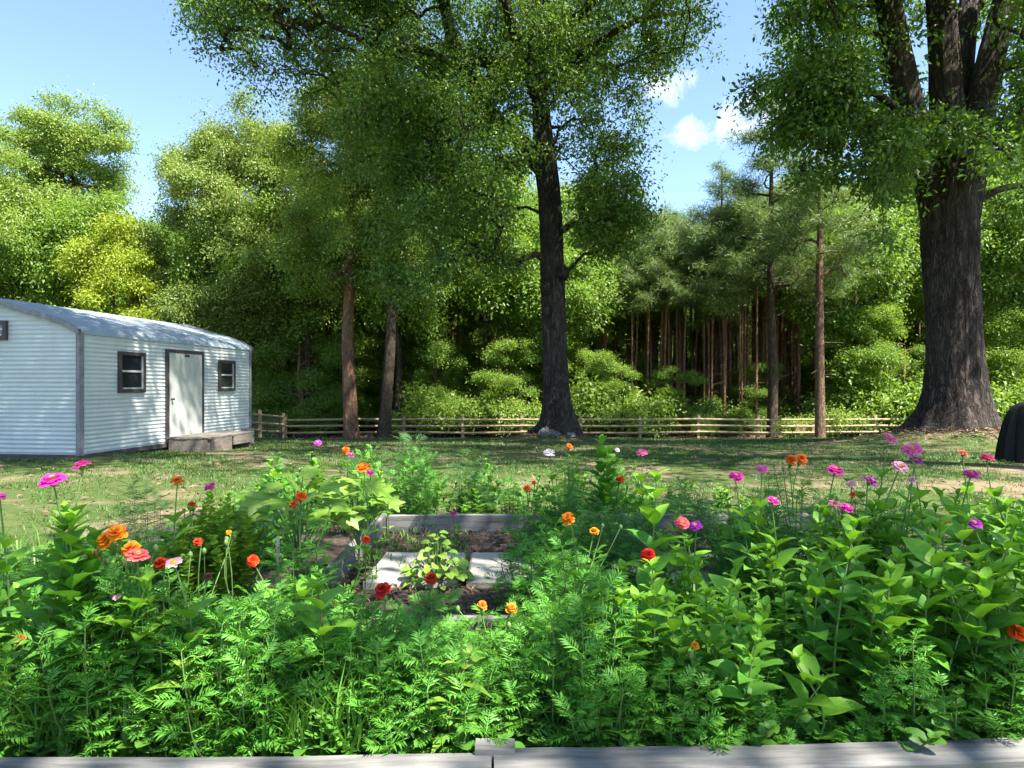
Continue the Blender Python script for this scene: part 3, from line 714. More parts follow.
for (px, d, h, k, lab) in ((505, 30.6, 4.6, 3, 'sunlit young tree with leaves to the ground, close left of the middle oak trunk'), (606, 30.4, 4.0, 3, 'low bright young tree behind the fence, close right of the middle oak trunk'),
                           (868, 31, 6.2, 3, 'tall bright young tree between the slender pine and the massive oak'), (905, 29.8, 4.6, 2, 'bushy young tree half hidden by the massive oak trunk'), (436, 31.5, 4.8, 2, 'dim young tree between the pair of trunks and the middle oak'),
                           (300, 31, 4.8, 2, 'dim young tree just right of the shed end'), (268, 32.5, 4.0, 3, 'small young tree behind the wired fence at the shed end'), (672, 31.5, 3.4, 2, 'low dark young tree left of the thin pine stand'),
                           (560, 33, 5.4, 3, 'young tree directly behind the middle oak trunk'), (1012, 30, 6.0, 3, 'young tree right of the massive oak trunk'), (338, 33, 5.0, 3, 'young tree behind the reddish trunk on the left'), (755, 33, 3.6, 3, 'low leafy young tree at the foot of the dark pine')):
    c = place(wp[k], (px - CX) / F * d, d, h, lab); c.scale = (c.scale[0] * 1.25, c.scale[1] * 1.1, c.scale[2]); del c['group']
# ------------------------------------------------------------------ fence
M['fence'] = simple('weathered fence rail', (.31, .235, .135), .8, .35, 6, .4, .01, stretch=(1, 1, 6))
M['wire'] = simple('galvanised wire', (.35, .36, .36), .5, .1, 10, 0, metal=.6)
def fence(label, pts, rails=(.30, .56, .82), ph=.98, wire=False, r=.046):
    pts = np.array(pts); b = gz(pts[0][0], pts[0][1], 0)
    root = thing('rail_fence', label, 'fence', b)
    for q in pts:
        z = float(ground(*q)); mb = MB()
        mb.box((q[0] - b[0], q[1] - b[1], z - b[2] + ph / 2 - .1 + random.uniform(-.02, .02)), (.11, .11, ph + .2), random.uniform(-.05, .05), jit=.004)
        obj('post', mb, M['fence'], root)
    for i in range(len(pts) - 1):
        p, q = pts[i], pts[i + 1]; zp, zq = float(ground(*p)), float(ground(*q))
        for h in rails:
            j = R.normal(0, .010, 2); mb = MB()
            A = np.array([p[0], p[1] - .08, zp + h + j[0]]) - b; B = np.array([q[0], q[1] - .08, zq + h + j[1]]) - b
            A, B = A - (B - A) * .02, B + (B - A) * .02
            mb.tube(resample([A, (A + B) / 2 + (0, 0, R.normal(-.004, .004)), B], .6), r * 1.05, 6)
            obj('rail', mb, M['fence'], root)
        if wire:
            mb = MB(); L = np.hypot(*(q - p)); n = int(L / .12)
            for k in range(n + 1):
                t = k / n; e = p + (q - p) * t; z = zp + (zq - zp) * t
                mb.tube(np.array([[e[0], e[1] + .02, z + .05], [e[0], e[1] + .02, z + .9]]) - b, .004, 3, cap=False)
            for k in range(8):
                h = .06 + .12 * k
                mb.tube(np.array([[p[0], p[1] + .02, zp + h], [q[0], q[1] + .02, zq + h]]) - b, .004, 3, cap=False)
            obj('wire_mesh', mb, M['wire'], root)
yb = 27.8
xs = [(286 - CX) / F * yb + 2.4 * k for k in range(13)]
fence('long three rail wooden fence across the back of the lawn', [(x, yb + .05 * math.sin(x)) for x in xs])
xr = xs[-1]
fence('three rail wooden fence continuing behind the massive oak', [(xr + .1 + 2.4 * k, yb + .4 * k) for k in range(1, 5)])
fence('short stretch of wired rail fence coming forward beside the shed', [((286 - CX) / F * yb, yb - .25), (-9.60, 26.0), (-10.0, 24.2), (-10.4, 22.4)], ph=1.1, rails=(.32, .62, .92), wire=True)

# ------------------------------------------------------------------ shed
def shed():
    A = np.array([-7.59, 12.0]); Bp = np.array([-6.87, 17.9]); u = (Bp - A); L = np.linalg.norm(u); u /= L; nrm = np.array([u[1], -u[0]])  # outward of the long wall
    Wd = 3.6
    z0, z1 = 0.03, 2.22
    root = thing('storage_shed', 'white corrugated metal shed with a low rounded roof on the left of the lawn', 'shed', (A[0], A[1], -.05), math.atan2(u[1], u[0]))
    # local frame: x along the long wall, -y outward (towards the lawn), +y is shed width
    def hit(px, py):
        d = np.array([(px - CX) / F, 1.0]); k = np.cross(A, u) / np.cross(d, u)
        P = d * k; return float((P - A) @ u), CAMZ - (py - CY) / F * k
    white = (.57, .615, .615)
    m, nt = newmat('white corrugated metal'); v = coords(nt, (1, 1, 1)); n = noise(nt, v, 1.6, 6, .65); v2 = coords(nt, (6, 6, .5)); n2 = noise(nt, v2, 1.2, 5, .6)
    c = ramp(nt, n, [(.3, [x * .86 for x in white]), (.7, white)]); c = mixc(nt, ramp(nt, n2, [(.55, 0.0), (.85, .3)]), c, (.38, .36, .31))
    finish(nt, c, .42, n, .05, .01, spec=.5); wall_m = m
    trim_m = simple('weathered grey trim', (.20, .20, .215), .6, .3, 9)
    frame_m = simple('dark brown window frame', (.050, .040, .040), .6, .3, 12)
    roof_m = simple('galvanised roof sheet', (.27, .32, .36), .65, .14, 1.2, .05, .01, spec=.35)
    glass_m = simple('dark window glass', (.018, .022, .026), .08, .2, 3, 0, spec=.8)
    door_m = simple('cream painted door', (.40, .425, .40), .5, .07, 2, .05)
    wood_m = simple('old grey lumber', (.150, .128, .108), .85, .4, 5, .5, .01, stretch=(1, 8, 8))
    beam_m = simple('dark timber skid', (.040, .034, .030), .9, .4, 6)
    steel_m = simple('steel knob', (.12, .11, .10), .3, .1, 5, 0, metal=.8)
    pitch, amp = .078, .008
    def corr(z0, z1):
        zz = np.arange(z0, z1 + 1e-6, pitch / 8); return zz, amp * np.sin(zz / pitch * 2 * np.pi)
    # long wall and back wall
    for yy, sg, nm in ((0, -1, 'side_wall'), (Wd, 1, 'side_wall')):
        zz, off = corr(z0, z1); mb = MB()
        V = np.array([[x, yy + sg * o, z] for z, o in zip(zz, off) for x in (0, L)]); k = len(zz)
        i = np.arange(k - 1) * 2; mb.add(V, np.stack([i, i + 1, i + 3, i + 2], -1) if sg < 0 else np.stack([i + 1, i, i + 2, i + 3], -1)); obj(nm, mb, wall_m, root, smooth=True)
    # roof profile across the width
    def prof(y):
        f = abs(y - Wd / 2) / (Wd / 2); r = 2.24 + .60 * (1 - f)
        return r + .045 * math.exp(-((f - .72) / .25) ** 2) - .05 * max(0, f - .93) / .07
    ys = np.linspace(-.0, Wd, 41)
    for xx, sg in ((0, -1), (L, 1)):
        zz = np.arange(z0, 2.95, pitch / 8); mb = MB(); V = []; ok = []
        for z in zz:
            if z <= prof(0): a, e = 0, Wd
            else:
                yy = [y for y in np.linspace(0, Wd / 2, 200) if prof(y) >= z]
                if not yy: break
                a = yy[0]; e = Wd - a
            o = amp * math.sin(z / pitch * 2 * math.pi) * sg
            V += [[xx + o, a, z], [xx + o, e, z]]
        k = len(V) // 2; i = np.arange(k - 1) * 2
        mb.add(V, np.stack([i, i + 1, i + 3, i + 2], -1)); obj('gable_wall', mb, wall_m, root, smooth=True)
    ov = .05
    xs_ = np.arange(-ov, L + ov + .001, .045); ysr = np.linspace(-.035, Wd + .035, 49)
    V = np.array([[x, y, prof(min(max(y, 0), Wd)) + .03 + 0.0025 * math.cos(x / .23 * 2 * math.pi) - (.05 if (y < 0 or y > Wd) else 0)] for x in xs_ for y in ysr])
    nx, ny = len(xs_), len(ysr); i = np.arange(nx - 1)[:, None] * ny; j = np.arange(ny - 1)[None]
    roof = obj('roof', MB().add(V, np.stack([i + j, i + ny + j, i + ny + j + 1, i + j + 1], -1).reshape(-1, 4)), roof_m, root, smooth=True)
    for xx in (-.07, L + .07):
        mb = MB(); P = [[xx, y, prof(min(max(y, 0), Wd)) + .005] for y in np.linspace(-.04, Wd + .04, 33)]
        for a, e in zip(P[:-1], P[1:]):
            a, e = np.array(a), np.array(e); h = .05
            mb.add([a + (-.015, 0, -h), a + (.045, 0, -h), a + (.045, 0, h), a + (-.015, 0, h), e + (-.015, 0, -h), e + (.045, 0, -h), e + (.045, 0, h), e + (-.015, 0, h)],
                   [[0, 1, 5, 4], [1, 2, 6, 5], [2, 3, 7, 6], [3, 0, 4, 7]])
        obj('roof_trim', mb, trim_m, root)
    for (x, y) in ((0, 0), (L, 0), (0, Wd), (L, Wd)):
        sx = -1 if x == 0 else 1; sy = -1 if y == 0 else 1
        mb = MB(); mb.box((x + sx * .02, y - sy * .018, (z0 + z1) / 2), (.03, .07, z1 - z0 - .01)); mb.box((x - sx * .018, y + sy * .02, (z0 + z1) / 2), (.075, .03, z1 - z0 - .012))
        obj('corner_trim', mb, trim_m, root)
    # windows and door on the lawn side
    def window(x0, x1, za, zb_, face='side'):
        mb = MB(); t = .07; w_ = x1 - x0
        T = (lambda a, b_, c_, sa, sb, sc_: ((a, -.035 + b_, c_), (sa, sb, sc_))) if face == 'side' else (lambda a, b_, c_, sa, sb, sc_: ((-.035 + b_, a, c_), (sb, sa, sc_)))
        xm, zm = (x0 + x1) / 2, (za + zb_) / 2
        for a, c_, sa, sc_ in ((xm, zb_ - t / 2, w_, t), (xm, za + t / 2, w_, t), (x0 + t / 2, zm, t, zb_ - za - 2 * t), (x1 - t / 2, zm, t, zb_ - za - 2 * t)):
            mb.box(*T(a, 0, c_, sa, .05, sc_))
        f = obj('window', mb, frame_m, root)
        g = MB(); g.box(*T(xm, .012, zm, w_ - 2 * t, .012, zb_ - za - 2 * t)); obj('pane', g, glass_m, f)
        s_ = MB(); q = .028
        s_.box(*T(xm, -.002, zm + .02, w_ - 2 * t - .004, .02, .04))
        s_.box(*T(x1 - t - q / 2, -.003, zm, q, .018, zb_ - za - 2 * t - .004)); s_.box(*T(xm, -.003, za + t + .015, w_ - 2 * t - .006 - 2 * q, .018, .028))
        obj('sash', s_, simple('pale aluminium sash', (.42, .43, .44), .4, .1, 5, 0), f)
    for (pa, pb, ya, yc) in ((117, 143.5, 391, 349.5), (217.5, 233.5, 390, 358.5)):
        s0, _ = hit(pa, ya); s1, _ = hit(pb, ya); _, za = hit((pa + pb) / 2, ya - 1); _, zb_ = hit((pa + pb) / 2, yc); window(s0, s1, za, zb_)
    s0, _ = hit(165, 400); s1, _ = hit(202, 400); _, zt = hit(183, 348); zd = .06
    fr = MB(); t = .07
    fr.box(((s0 + s1) / 2, -.03, zt - t / 2), (s1 - s0, .055, t)); fr.box((s0 + t / 2, -.03, (zt - t + zd) / 2), (t, .055, zt - t - zd)); fr.box((s1 - t / 2, -.03, (zt - t + zd) / 2), (t, .055, zt - t - zd))
    obj('door_frame', fr, frame_m, root)
    dm = MB(); dm.box(((s0 + s1) / 2, -.028, (zt - t + zd) / 2), (s1 - s0 - 2 * t - .012, .04, zt - t - zd - .01)); dr = obj('door', dm, door_m, root)
    hm = MB(); k = np.linspace(0, 1, 8); hx, hz = s0 + t + .09, zd + .92
    hm.tube(np.array([[hx, -.048, hz], [hx, -.07, hz], [hx, -.085, hz], [hx, -.105, hz], [hx, -.115, hz]]), [.03, .014, .026, .03, .012], 12); obj('door_knob', hm, steel_m, dr, smooth=True)
    vm = MB(); vm.box((s0 + (s1 - s0) * .52, -.052, zt - t - .05), (.16, .012, .05)); obj('door_plate', vm, frame_m, dr)
    # gable window at the very left edge
    yw = 80 / F * 12
    window(1.39, 1.80, CAMZ + (CY - 336.5) / F * 12, CAMZ + (CY - 317) / F * 12, 'gable')
    # skids under the floor
    for yy in (.12, Wd / 2, Wd - .12):
        mb = MB(); mb.box((L / 2, yy, -.035), (L - .04, .14, .13)); obj('skid', mb, beam_m, root)
    mb = MB(); mb.box((L / 2, Wd / 2, .015), (L - .02, Wd - .02, .03)); obj('floor', mb, beam_m, root)
    mb = MB(); mb.box((L / 2, -.012, .012), (L, .03, .085)); mb.box((-.012, Wd / 2, .012), (.03, Wd - .06, .085)); obj('sill_trim', mb, simple('dark sill', (.07, .06, .06), .8, .3, 8), root)
    # things beside it
    R2 = lambda lx, ly, lz=0: np.array([A[0] + u[0] * lx - u[1] * ly, A[1] + u[1] * lx + u[0] * ly, -.05 + lz])
    ang = math.atan2(u[1], u[0])
    p = R2((s0 + s1) / 2 + .25, -.52); g = float(ground(p[0], p[1])) - (-.05)
    st = thing('wooden_step', 'low grey wooden step platform below the shed door', 'step', (p[0], p[1], -.05 + g), ang)
    hh = .34
    for k in range(6):
        mb = MB(); mb.box((0, -.40 + .16 * k, hh - .02), (1.9 + random.uniform(-.02, .02), .15, .04), jit=.003); obj('plank', mb, wood_m, st)
    for x in (-.85, 0, .85):
        mb = MB(); mb.box((x, 0, hh / 2 - .02 - .02), (.09, .86, hh - .045)); obj('bearer', mb, wood_m, st)
    mb = MB(); mb.box((-.43, -.455, hh / 2 - .02), (.80, .035, hh - .05)); mb.box((.45, -.455, hh / 2 + .03), (.78, .035, hh - .15)); mb.box((-.925, .0, hh / 2 - .02), (.035, .86, hh - .06)); obj('fascia', mb, wood_m, st)
    conc = simple('grey concrete block', (.22, .215, .205), .95, .3, 14, .5, .01)
    for k, (lx, lab) in enumerate(((L - .25, 'hollow concrete block stacked under the far shed corner, upper one'), (L - .25, 'hollow concrete block under the far shed corner, lower one'), (L - 1.1, 'single concrete block between the step and the far shed corner'))):
        q = R2(lx, -.05); mb = MB(); gq = float(ground(q[0], q[1])); z = gq + (.20 if k == 0 else 0)
        for xx in (-.185, 0, .185): mb.box((xx, 0, .095), (.03, .19, .19))
        for yy in (-.08, .08):
            for xx in (-.0925, .0925): mb.box((xx, yy, .095), (.154, .03, .188))
        b_ = obj('concrete_block', mb, conc, loc=(q[0], q[1], z)); b_.rotation_euler = (0, 0, ang); tag(b_, lab, 'block', 'concrete blocks under the shed')
shed()

# ------------------------------------------------------------------ covered grill and small things on the lawn
def grill():
    x, y = 8.66, 11.2; b = gz(x, y, 0)
    mb = MB(); n = 72; a = np.linspace(0, 2 * np.pi, n, endpoint=False)
    hs = [0, .06, .2, .4, .58, .72, .84, .92, .97, 1.0, 1.01]; ws = [1.02, 1.0, .98, .94, .89, .84, .76, .66, .52, .30, .02]
    V = []
    for h, wv in zip(hs, ws):
        ex = 3.2; c, s = np.cos(a), np.sin(a); q = (np.abs(c) ** ex + np.abs(s) ** ex) ** (-1 / ex)
        fold = 1 + .06 * (1 - h) ** .7 * (np.sin(9 * a + 1) + .7 * np.sin(17 * a + 3 * h) + .4 * np.sin(31 * a)) + .012 * R.normal(0, 1, n) * .4
        dz = .02 * np.sin(5 * a) if h < .05 else .012 * np.sin(3 * a + 2)
        V.append(np.stack([c * q * .62 * wv * fold, s * q * .40 * wv * fold, h * .98 + dz * (h < 1)], 1))
    V = np.concatenate(V); k = len(hs); i = np.arange(k - 1)[:, None] * n; j = np.arange(n)[None]; jj = (j + 1) % n
    mb.add(V, np.stack([i + j, i + jj, i + n + jj, i + n + j], -1).reshape(-1, 4))
    o = obj('grill_cover', mb, simple('black vinyl cover', (.005, .005, .006), .6, .4, 6, .3, .02, spec=.25), smooth=True, loc=b); o.rotation_euler = (0, 0, .25)
    tag(o, 'black draped cover over a grill at the right edge of the lawn', 'covered grill')
grill()
def crate():
    d = 28.3; mb = MB(); x = (807 - CX) / F * d; b = gz(x, d, 0)
    root = thing('wooden_box', 'tan wooden box standing behind the fence beside the slender pine', 'box', b)
    m = simple('raw pine board', (.34, .235, .13), .8, .25, 5, .3, stretch=(1, 6, 6))
    for k in range(3):
        mb = MB(); mb.box((0, -.3, .13 + .215 * k), (1.2, .03, .20)); obj('board', mb, m, root)
    for xx in (-.58, .58):
        mb = MB(); mb.box((xx, 0, .33), (.04, .56, .66)); obj('side', mb, m, root)
crate()
def stones():
    m = simple('pale lichen stone', (.11, .11, .105), .95, .35, 9, .5)
    for (px, py, d, s, lab) in ((546, 430, 19.6, .2, 'pale rock lying against the left root of the middle oak'), (556, 434, 19.4, .13, 'small grey rock in front of the middle oak'), (571, 433, 19.4, .11, 'smallest grey rock right of the middle oak base')):
        p = at(px, py, d); p[2] = float(ground(p[0], p[1])); mb = MB()
        u = np.linspace(0, np.pi, 8)[:, None]; v = np.linspace(0, 2 * np.pi, 12, endpoint=False)[None]
        k = s * (1 + .16 * R.normal(0, 1, (8, 12)))
        V = np.stack([np.sin(u) * np.cos(v) * k * 1.2, np.sin(u) * np.sin(v) * k, (np.cos(u) + .5) * k * .8 + 0 * v], -1).reshape(-1, 3)
        i = np.arange(7)[:, None] * 12; j = np.arange(12)[None]; jj = (j + 1) % 12
        mb.add(V, np.stack([i + j, i + 12 + j, i + 12 + jj, i + jj], -1).reshape(-1, 4))
        tag(obj('rock', mb, m, loc=p), lab, 'rock')
stones()

# ------------------------------------------------------------------ raised beds
m, nt = newmat('weathered grey board'); v = coords(nt, (1.2, 14, 14)); n = noise(nt, v, 2.0, 8, .65, .4); v2 = coords(nt); n2 = noise(nt, v2, 5, 4)
c = ramp(nt, n, [(.28, (.062, .060, .056)), (.5, (.168, .164, .155)), (.75, (.265, .26, .245))]); c = mixc(nt, ramp(nt, n2, [(.5, 0.0), (.75, .45)]), c, (.165, .155, .14))
finish(nt, c, .85, n, .4, .01, spec=.25); M['board'] = m
m, nt = newmat('concrete paver'); v = coords(nt); n = noise(nt, v, 14, 8, .7); n2 = noise(nt, v, 3, 3)
c = ramp(nt, n, [(.3, (.35, .32, .275)), (.7, (.52, .48, .42))]); c = mixc(nt, ramp(nt, n2, [(.4, 0.0), (.8, .4)]), c, (.26, .24, .20)); finish(nt, c, .9, n, .3, .006); M['paver'] = m

def bevel_board(name, label, p0, p1, h, th, ztop, group=None):
    """a board from p0 to p1 (its back upper edge), softened edges"""
    p0, p1 = np.array(p0, float), np.array(p1, float); L = np.linalg.norm(p1 - p0); ang = math.atan2(p1[1] - p0[1], p1[0] - p0[0])
    mb = MB(); e = .006
    prof = [(-th / 2, -h + 0), (th / 2, -h), (th / 2, -e), (th / 2 - e, 0), (-th / 2 + e, 0), (-th / 2, -e)]
    xs_ = np.linspace(0, L, max(6, int(L / .12))); V = []
    for x in xs_:
        wob = .0025 * math.sin(x * 5 + h * 30) + R.normal(0, .0008)
        V += [[x, a + wob, b_ + wob * .6] for a, b_ in prof]
    k = len(prof); i = np.arange(len(xs_) - 1)[:, None] * k; j = np.arange(k)[None]; jj = (j + 1) % k
    mb.add(V, np.stack([i + j, i + jj, i + k + jj, i + k + j], -1).reshape(-1, 4)); mb.add(np.array(V[:k]), [list(range(k))]); mb.add(np.array(V[-k:]), [list(range(k))])
    o = obj(name, mb, M['board'], loc=(p0[0], p0[1], ztop)); o.rotation_euler = (0, 0, ang)
    tag(o, label, 'board', group); return o
zt = .275
def onz(px, py, z=zt):
    d = (CAMZ - z) / (py - CY) * F; return ((px - CX) / F * d, d)
a0, a1 = onz(-60, 757.5), onz(492, 752.5); b0, b1 = onz(494.5, 749), onz(1100, 737)
sh = .055
bevel_board('edging_timber', 'grey weathered edging board along the bottom left of the flower bed', (a0[0], a0[1] - sh), (a1[0], a1[1] - sh), .24, .11, zt)
bevel_board('edging_timber', 'grey weathered edging board along the bottom right of the flower bed', (b0[0], b0[1] - sh), (b1[0], b1[1] - sh), .24, .11, zt + .002)
q = onz(495, 744, .29)
st = MB(); st.box((0, 0, -.12), (.105, .06, .30), jit=.002); tag(obj('stake', st, M['board'], loc=(q[0], q[1], .26)), 'short grey stake holding the joint of the front edging boards', 'stake')
bevel_board('edging_board', 'grey board at the back of the open bed behind the pavers', (-.93, 5.1), (2.6, 5.12), .16, .045, .275)
bevel_board('edging_board', 'short grey side board left of the pavers', (-.965, 3.55), (-.965, 5.13), .17, .05, .28)
bevel_board('edging_board', 'low grey board along the path in front of the pavers', (-.9, 3.12), (2.4, 3.10), .1, .045, .19)
# soil
def soil():
    xs_ = np.arange(-3.2, 3.4, .05); ys_ = np.arange(1.86, 6.9, .05); X, Y = np.meshgrid(xs_, ys_)
    Z = .15 + .02 * vnoise(X, Y, 5, 1) + R.normal(0, .008, X.shape)
    edge = np.minimum(np.minimum(X + 3.2, 3.35 - X), 6.85 - Y); Z = np.where(Y > 5.1, .03 + .01 * vnoise(X, Y, 5, 1), Z)
    Z = np.where(edge < .15, Z - (.15 - edge) * 1.3, Z)
    nx, ny = len(xs_), len(ys_); i = np.arange(ny - 1)[:, None] * nx; j = np.arange(nx - 1)[None]
    o = obj('soil', MB().add(np.stack([X, Y, Z], -1).reshape(-1, 3), np.stack([i + j, i + j + 1, i + nx + j + 1, i + nx + j], -1).reshape(-1, 4)), M['soil'], smooth=True)
    tag(o, 'dark crumbly soil of the flower beds', 'soil', kind='structure')
    mb = MB(); n = 5200; x = R.uniform(-1.0, 2.4, n); y = R.uniform(1.9, 5.05, n)
    D = R.normal(0, 1, (n, 3)); D[:, 2] *= .25
    mb.scatter(LEAF4, np.stack([x, y, .165 + .02 * R.random(n)], 1), D, np.array([0, 0, 1.0]) + R.normal(0, .4, (n, 3)), .03 + .05 * R.random(n), W=.015 + .02 * R.random(n))
    tag(obj('bark_mulch', mb, M['litter']), 'loose brown mulch and dead leaves scattered on the bed soil', 'mulch', kind='stuff')
soil()
for k, (x0, x1, lab) in enumerate(((-.80, -.29, 'pale concrete paver nearest the short side board'), (-.25, .26, 'pale concrete paver right of the bright lettuce'),
                    (.30, .80, 'pale concrete paver hidden behind the feathery marigold'), (.84, 1.34, 'pale concrete paver behind the red zinnia'), (1.38, 1.88, 'pale concrete paver deep among the right zinnias'))):
    mb = MB(); e = .012; x_, y_, h_ = (x1 - x0) / 2, .31, .05
    V = [[sx * x_, sy * y_, 0] for sx, sy in ((-1, -1), (1, -1), (1, 1), (-1, 1))] + [[sx * x_, sy * y_, h_ - e] for sx, sy in ((-1, -1), (1, -1), (1, 1), (-1, 1))] + [[sx * (x_ - e), sy * (y_ - e), h_] for sx, sy in ((-1, -1), (1, -1), (1, 1), (-1, 1))]
    mb.add(V, [[0, 1, 5, 4], [1, 2, 6, 5], [2, 3, 7, 6], [3, 0, 4, 7], [4, 5, 9, 8], [5, 6, 10, 9], [6, 7, 11, 10], [7, 4, 8, 11], [8, 9, 10, 11]])
    o = obj('paver', mb, M['paver'], loc=((x0 + x1) / 2, 3.98, .145)); o.rotation_euler = (0, 0, random.uniform(-.02, .02)); tag(o, lab, 'paver', 'concrete pavers between the beds')

# ------------------------------------------------------------------ garden plants
def grid_leaf(ts, ws, droop, fold, wave=0):
    V = []
    for t, w_ in zip(ts, ws):
        z = -droop * t * t + .06 * math.sin(math.pi * t)
        for s in (-1, 0, 1): V.append([t, s * w_, z + fold * abs(s) * w_ + wave * (s * math.sin(t * 9))])
    Fc = []
    for i in range(len(ts) - 1):
        for j in (0, 1): Fc.append([i * 3 + j, i * 3 + j + 1, i * 3 + j + 4, i * 3 + j + 3])
    return np.array(V), Fc
ZL = [grid_leaf([0, .10, .3, .55, .8, 1], [.03, .17, .27, .24, .13, .005], dr, fo, .012) for dr, fo in ((.18, .35), (.36, .25), (.05, .5))]
NL = [grid_leaf([0, .15, .4, .7, 1], [.02, .10, .15, .11, .004], dr, .3) for dr in (.3, .6)]
RL = [grid_leaf([0, .12, .4, .7, .92, 1], [.05, .30, .42, .36, .18, .01], .25, .2)]
LFT = (np.array([[0, .02, 0], [0, -.02, 0], [.45, -.16, .05], [.45, .16, .05], [1, -.01, -.08], [1, .01, -.08]]), [[0, 1, 2, 3], [3, 2, 4, 5]])
def lobed(nl=5, depth=.45):
    k = nl * 2 + 1; a = np.linspace(-2.5, 2.5, k); r = np.where(np.arange(k) % 2 == 0, depth, 1.0) * (1 - .25 * (np.abs(a) / 2.5))
    V = [[0, 0, 0]] + [[.30 + .62 * q * math.cos(t) - .30 * (abs(t) > 2.3), .62 * q * math.sin(t), -.12 * q + .06 * math.cos(3 * t)] for t, q in zip(a, r)]
    return np.array(V), [[0, i, i + 1] for i in range(1, k)]
LOB = lobed(5, .55)
LET = lobed(9, .86)

def curve(p0, p1, bow, n=7):
    t = np.linspace(0, 1, n)[:, None]; p0 = np.asarray(p0, float); p1 = np.asarray(p1, float)
    return p0 + (p1 - p0) * t + np.sin(np.pi * t) * np.asarray(bow) * (1 - .3 * t)

def leafy_stem(sm, fm, p0, p1, rs, size, spacing, tpls, bare=.0, start=.06, tilt=.5, r=.0042, topros=True, wide=1.0):
    bow = rs.normal(0, .04, 3) * np.array([1, 1, 0]); C = curve(p0, p1, bow, 8)
    sm.tube(C, np.linspace(r, r * .6, 8), 5)
    L = np.linalg.norm(np.asarray(p1) - p0); n = max(2, int((L - bare - start) / spacing)); ph = rs.random() * 6.28
    for k in range(n):
        f = (start + (L - bare - start) * (k + .2) / n) / L
        p = np.array([np.interp(f, np.linspace(0, 1, 8), C[:, q]) for q in range(3)])
        g = .62 + .55 * math.sin(math.pi * min(1, .18 + .80 * k / n)); a0 = ph + k * 1.57 + rs.normal(0, .25)
        s = size * g * rs.uniform(.85, 1.15)
        for a in (a0, a0 + math.pi):
            t = tilt + .5 * (k / n) ** 2 + rs.normal(0, .15)
            D = np.array([[math.cos(a), math.sin(a), t]]); N = np.array([[-t * math.cos(a) + rs.normal(0, .2), -t * math.sin(a) + rs.normal(0, .2), 1.0]])
            fm.scatter(tpls[rs.integers(len(tpls))], [p], D, N, [s * rs.uniform(.9, 1.1)], W=[s * rs.uniform(.9, 1.15) * wide], mi=1 if k >= n - 2 else 0)
    if topros:
        for k in range(6):
            a = ph + k * 2.4; t = .7 + .35 * k
            fm.scatter(tpls[0], [C[-1] - (C[-1] - C[-2]) * .05 * k], [[math.cos(a), math.sin(a), t]], [[-math.cos(a) * t, -math.sin(a) * t, 1]], [size * (.62 - .07 * k)], W=[size * (.55 - .06 * k) * wide], mi=1)
    return C

PETAL = (np.array([[.12, -.05, 0], [.12, .05, 0], [.5, .15, .05], [.5, -.15, .05], [.85, .19, .02], [.85, -.19, .02], [1, .08, -.05], [1, -.08, -.05]]), [[0, 1, 2, 3], [3, 2, 4, 5], [5, 4, 6, 7]])
def flower_frame(rs, tilt_cam=.45):
    n = norm(np.array([rs.normal(0, .22), -tilt_cam + rs.normal(0, .15), 1.0])); e = norm(np.cross(n, [0, 1.0, .1])); return n, e, np.cross(n, e)
def zinnia_head(parent, c, dia, colour, rs, style='double', tilt=.45, disk='disk'):
    n, e, g = flower_frame(rs, tilt); mb = MB(); rad = dia / 2
    lay = {'single': [(13, 1, .12, 0)], 'double': [(17, 1.0, .02, 0), (15, .85, .28, .12), (11, .62, .6, .2)],
           'pom': [(18, 1.0, -.25, 0), (18, .97, .0, .1), (16, .9, .3, .2), (14, .78, .65, .3), (12, .62, 1.1, .36), (9, .45, 1.9, .4)]}[style]
    for m_, L, el, dz in lay:
        a = np.arange(m_) / m_ * 6.283 + rs.random() + rs.normal(0, .08, m_); el_ = el + rs.normal(0, .10, m_)
        D = np.cos(a)[:, None] * e + np.sin(a)[:, None] * g + el_[:, None] * n; N = n[None] - el_[:, None] * (np.cos(a)[:, None] * e + np.sin(a)[:, None] * g)
        mb.scatter(PETAL, np.repeat([c + n * dz * rad], m_, 0), D, N, rad * L * rs.uniform(.92, 1.06, m_), W=rad * 1.15 * rs.uniform(.9, 1.1, m_))
    fl = obj('flower', mb, PET[colour], parent, smooth=True)
    if style != 'pom':
        d = MB(); P = np.array([c + n * rad * q for q in (.05, .18, .34, .42)]); d.tube(P, [rad * .33, rad * .36, rad * .26, rad * .08], 10)
        m_ = 12; a = np.arange(m_) / m_ * 6.283
        d.scatter(LFT, np.repeat([c + n * rad * .28], m_, 0), np.cos(a)[:, None] * e + np.sin(a)[:, None] * g + n * 1.2, np.repeat([n], m_, 0), rad * .3)
        obj('flower_centre', d, M[disk], fl)
    cal = MB(); cal.tube(np.array([c - n * rad * .5, c - n * rad * .3, c - n * .0]), [rad * .1, rad * .26, rad * .34], 8); obj('calyx', cal, M['stem'], parent, smooth=True)
    return c - n * rad * .45
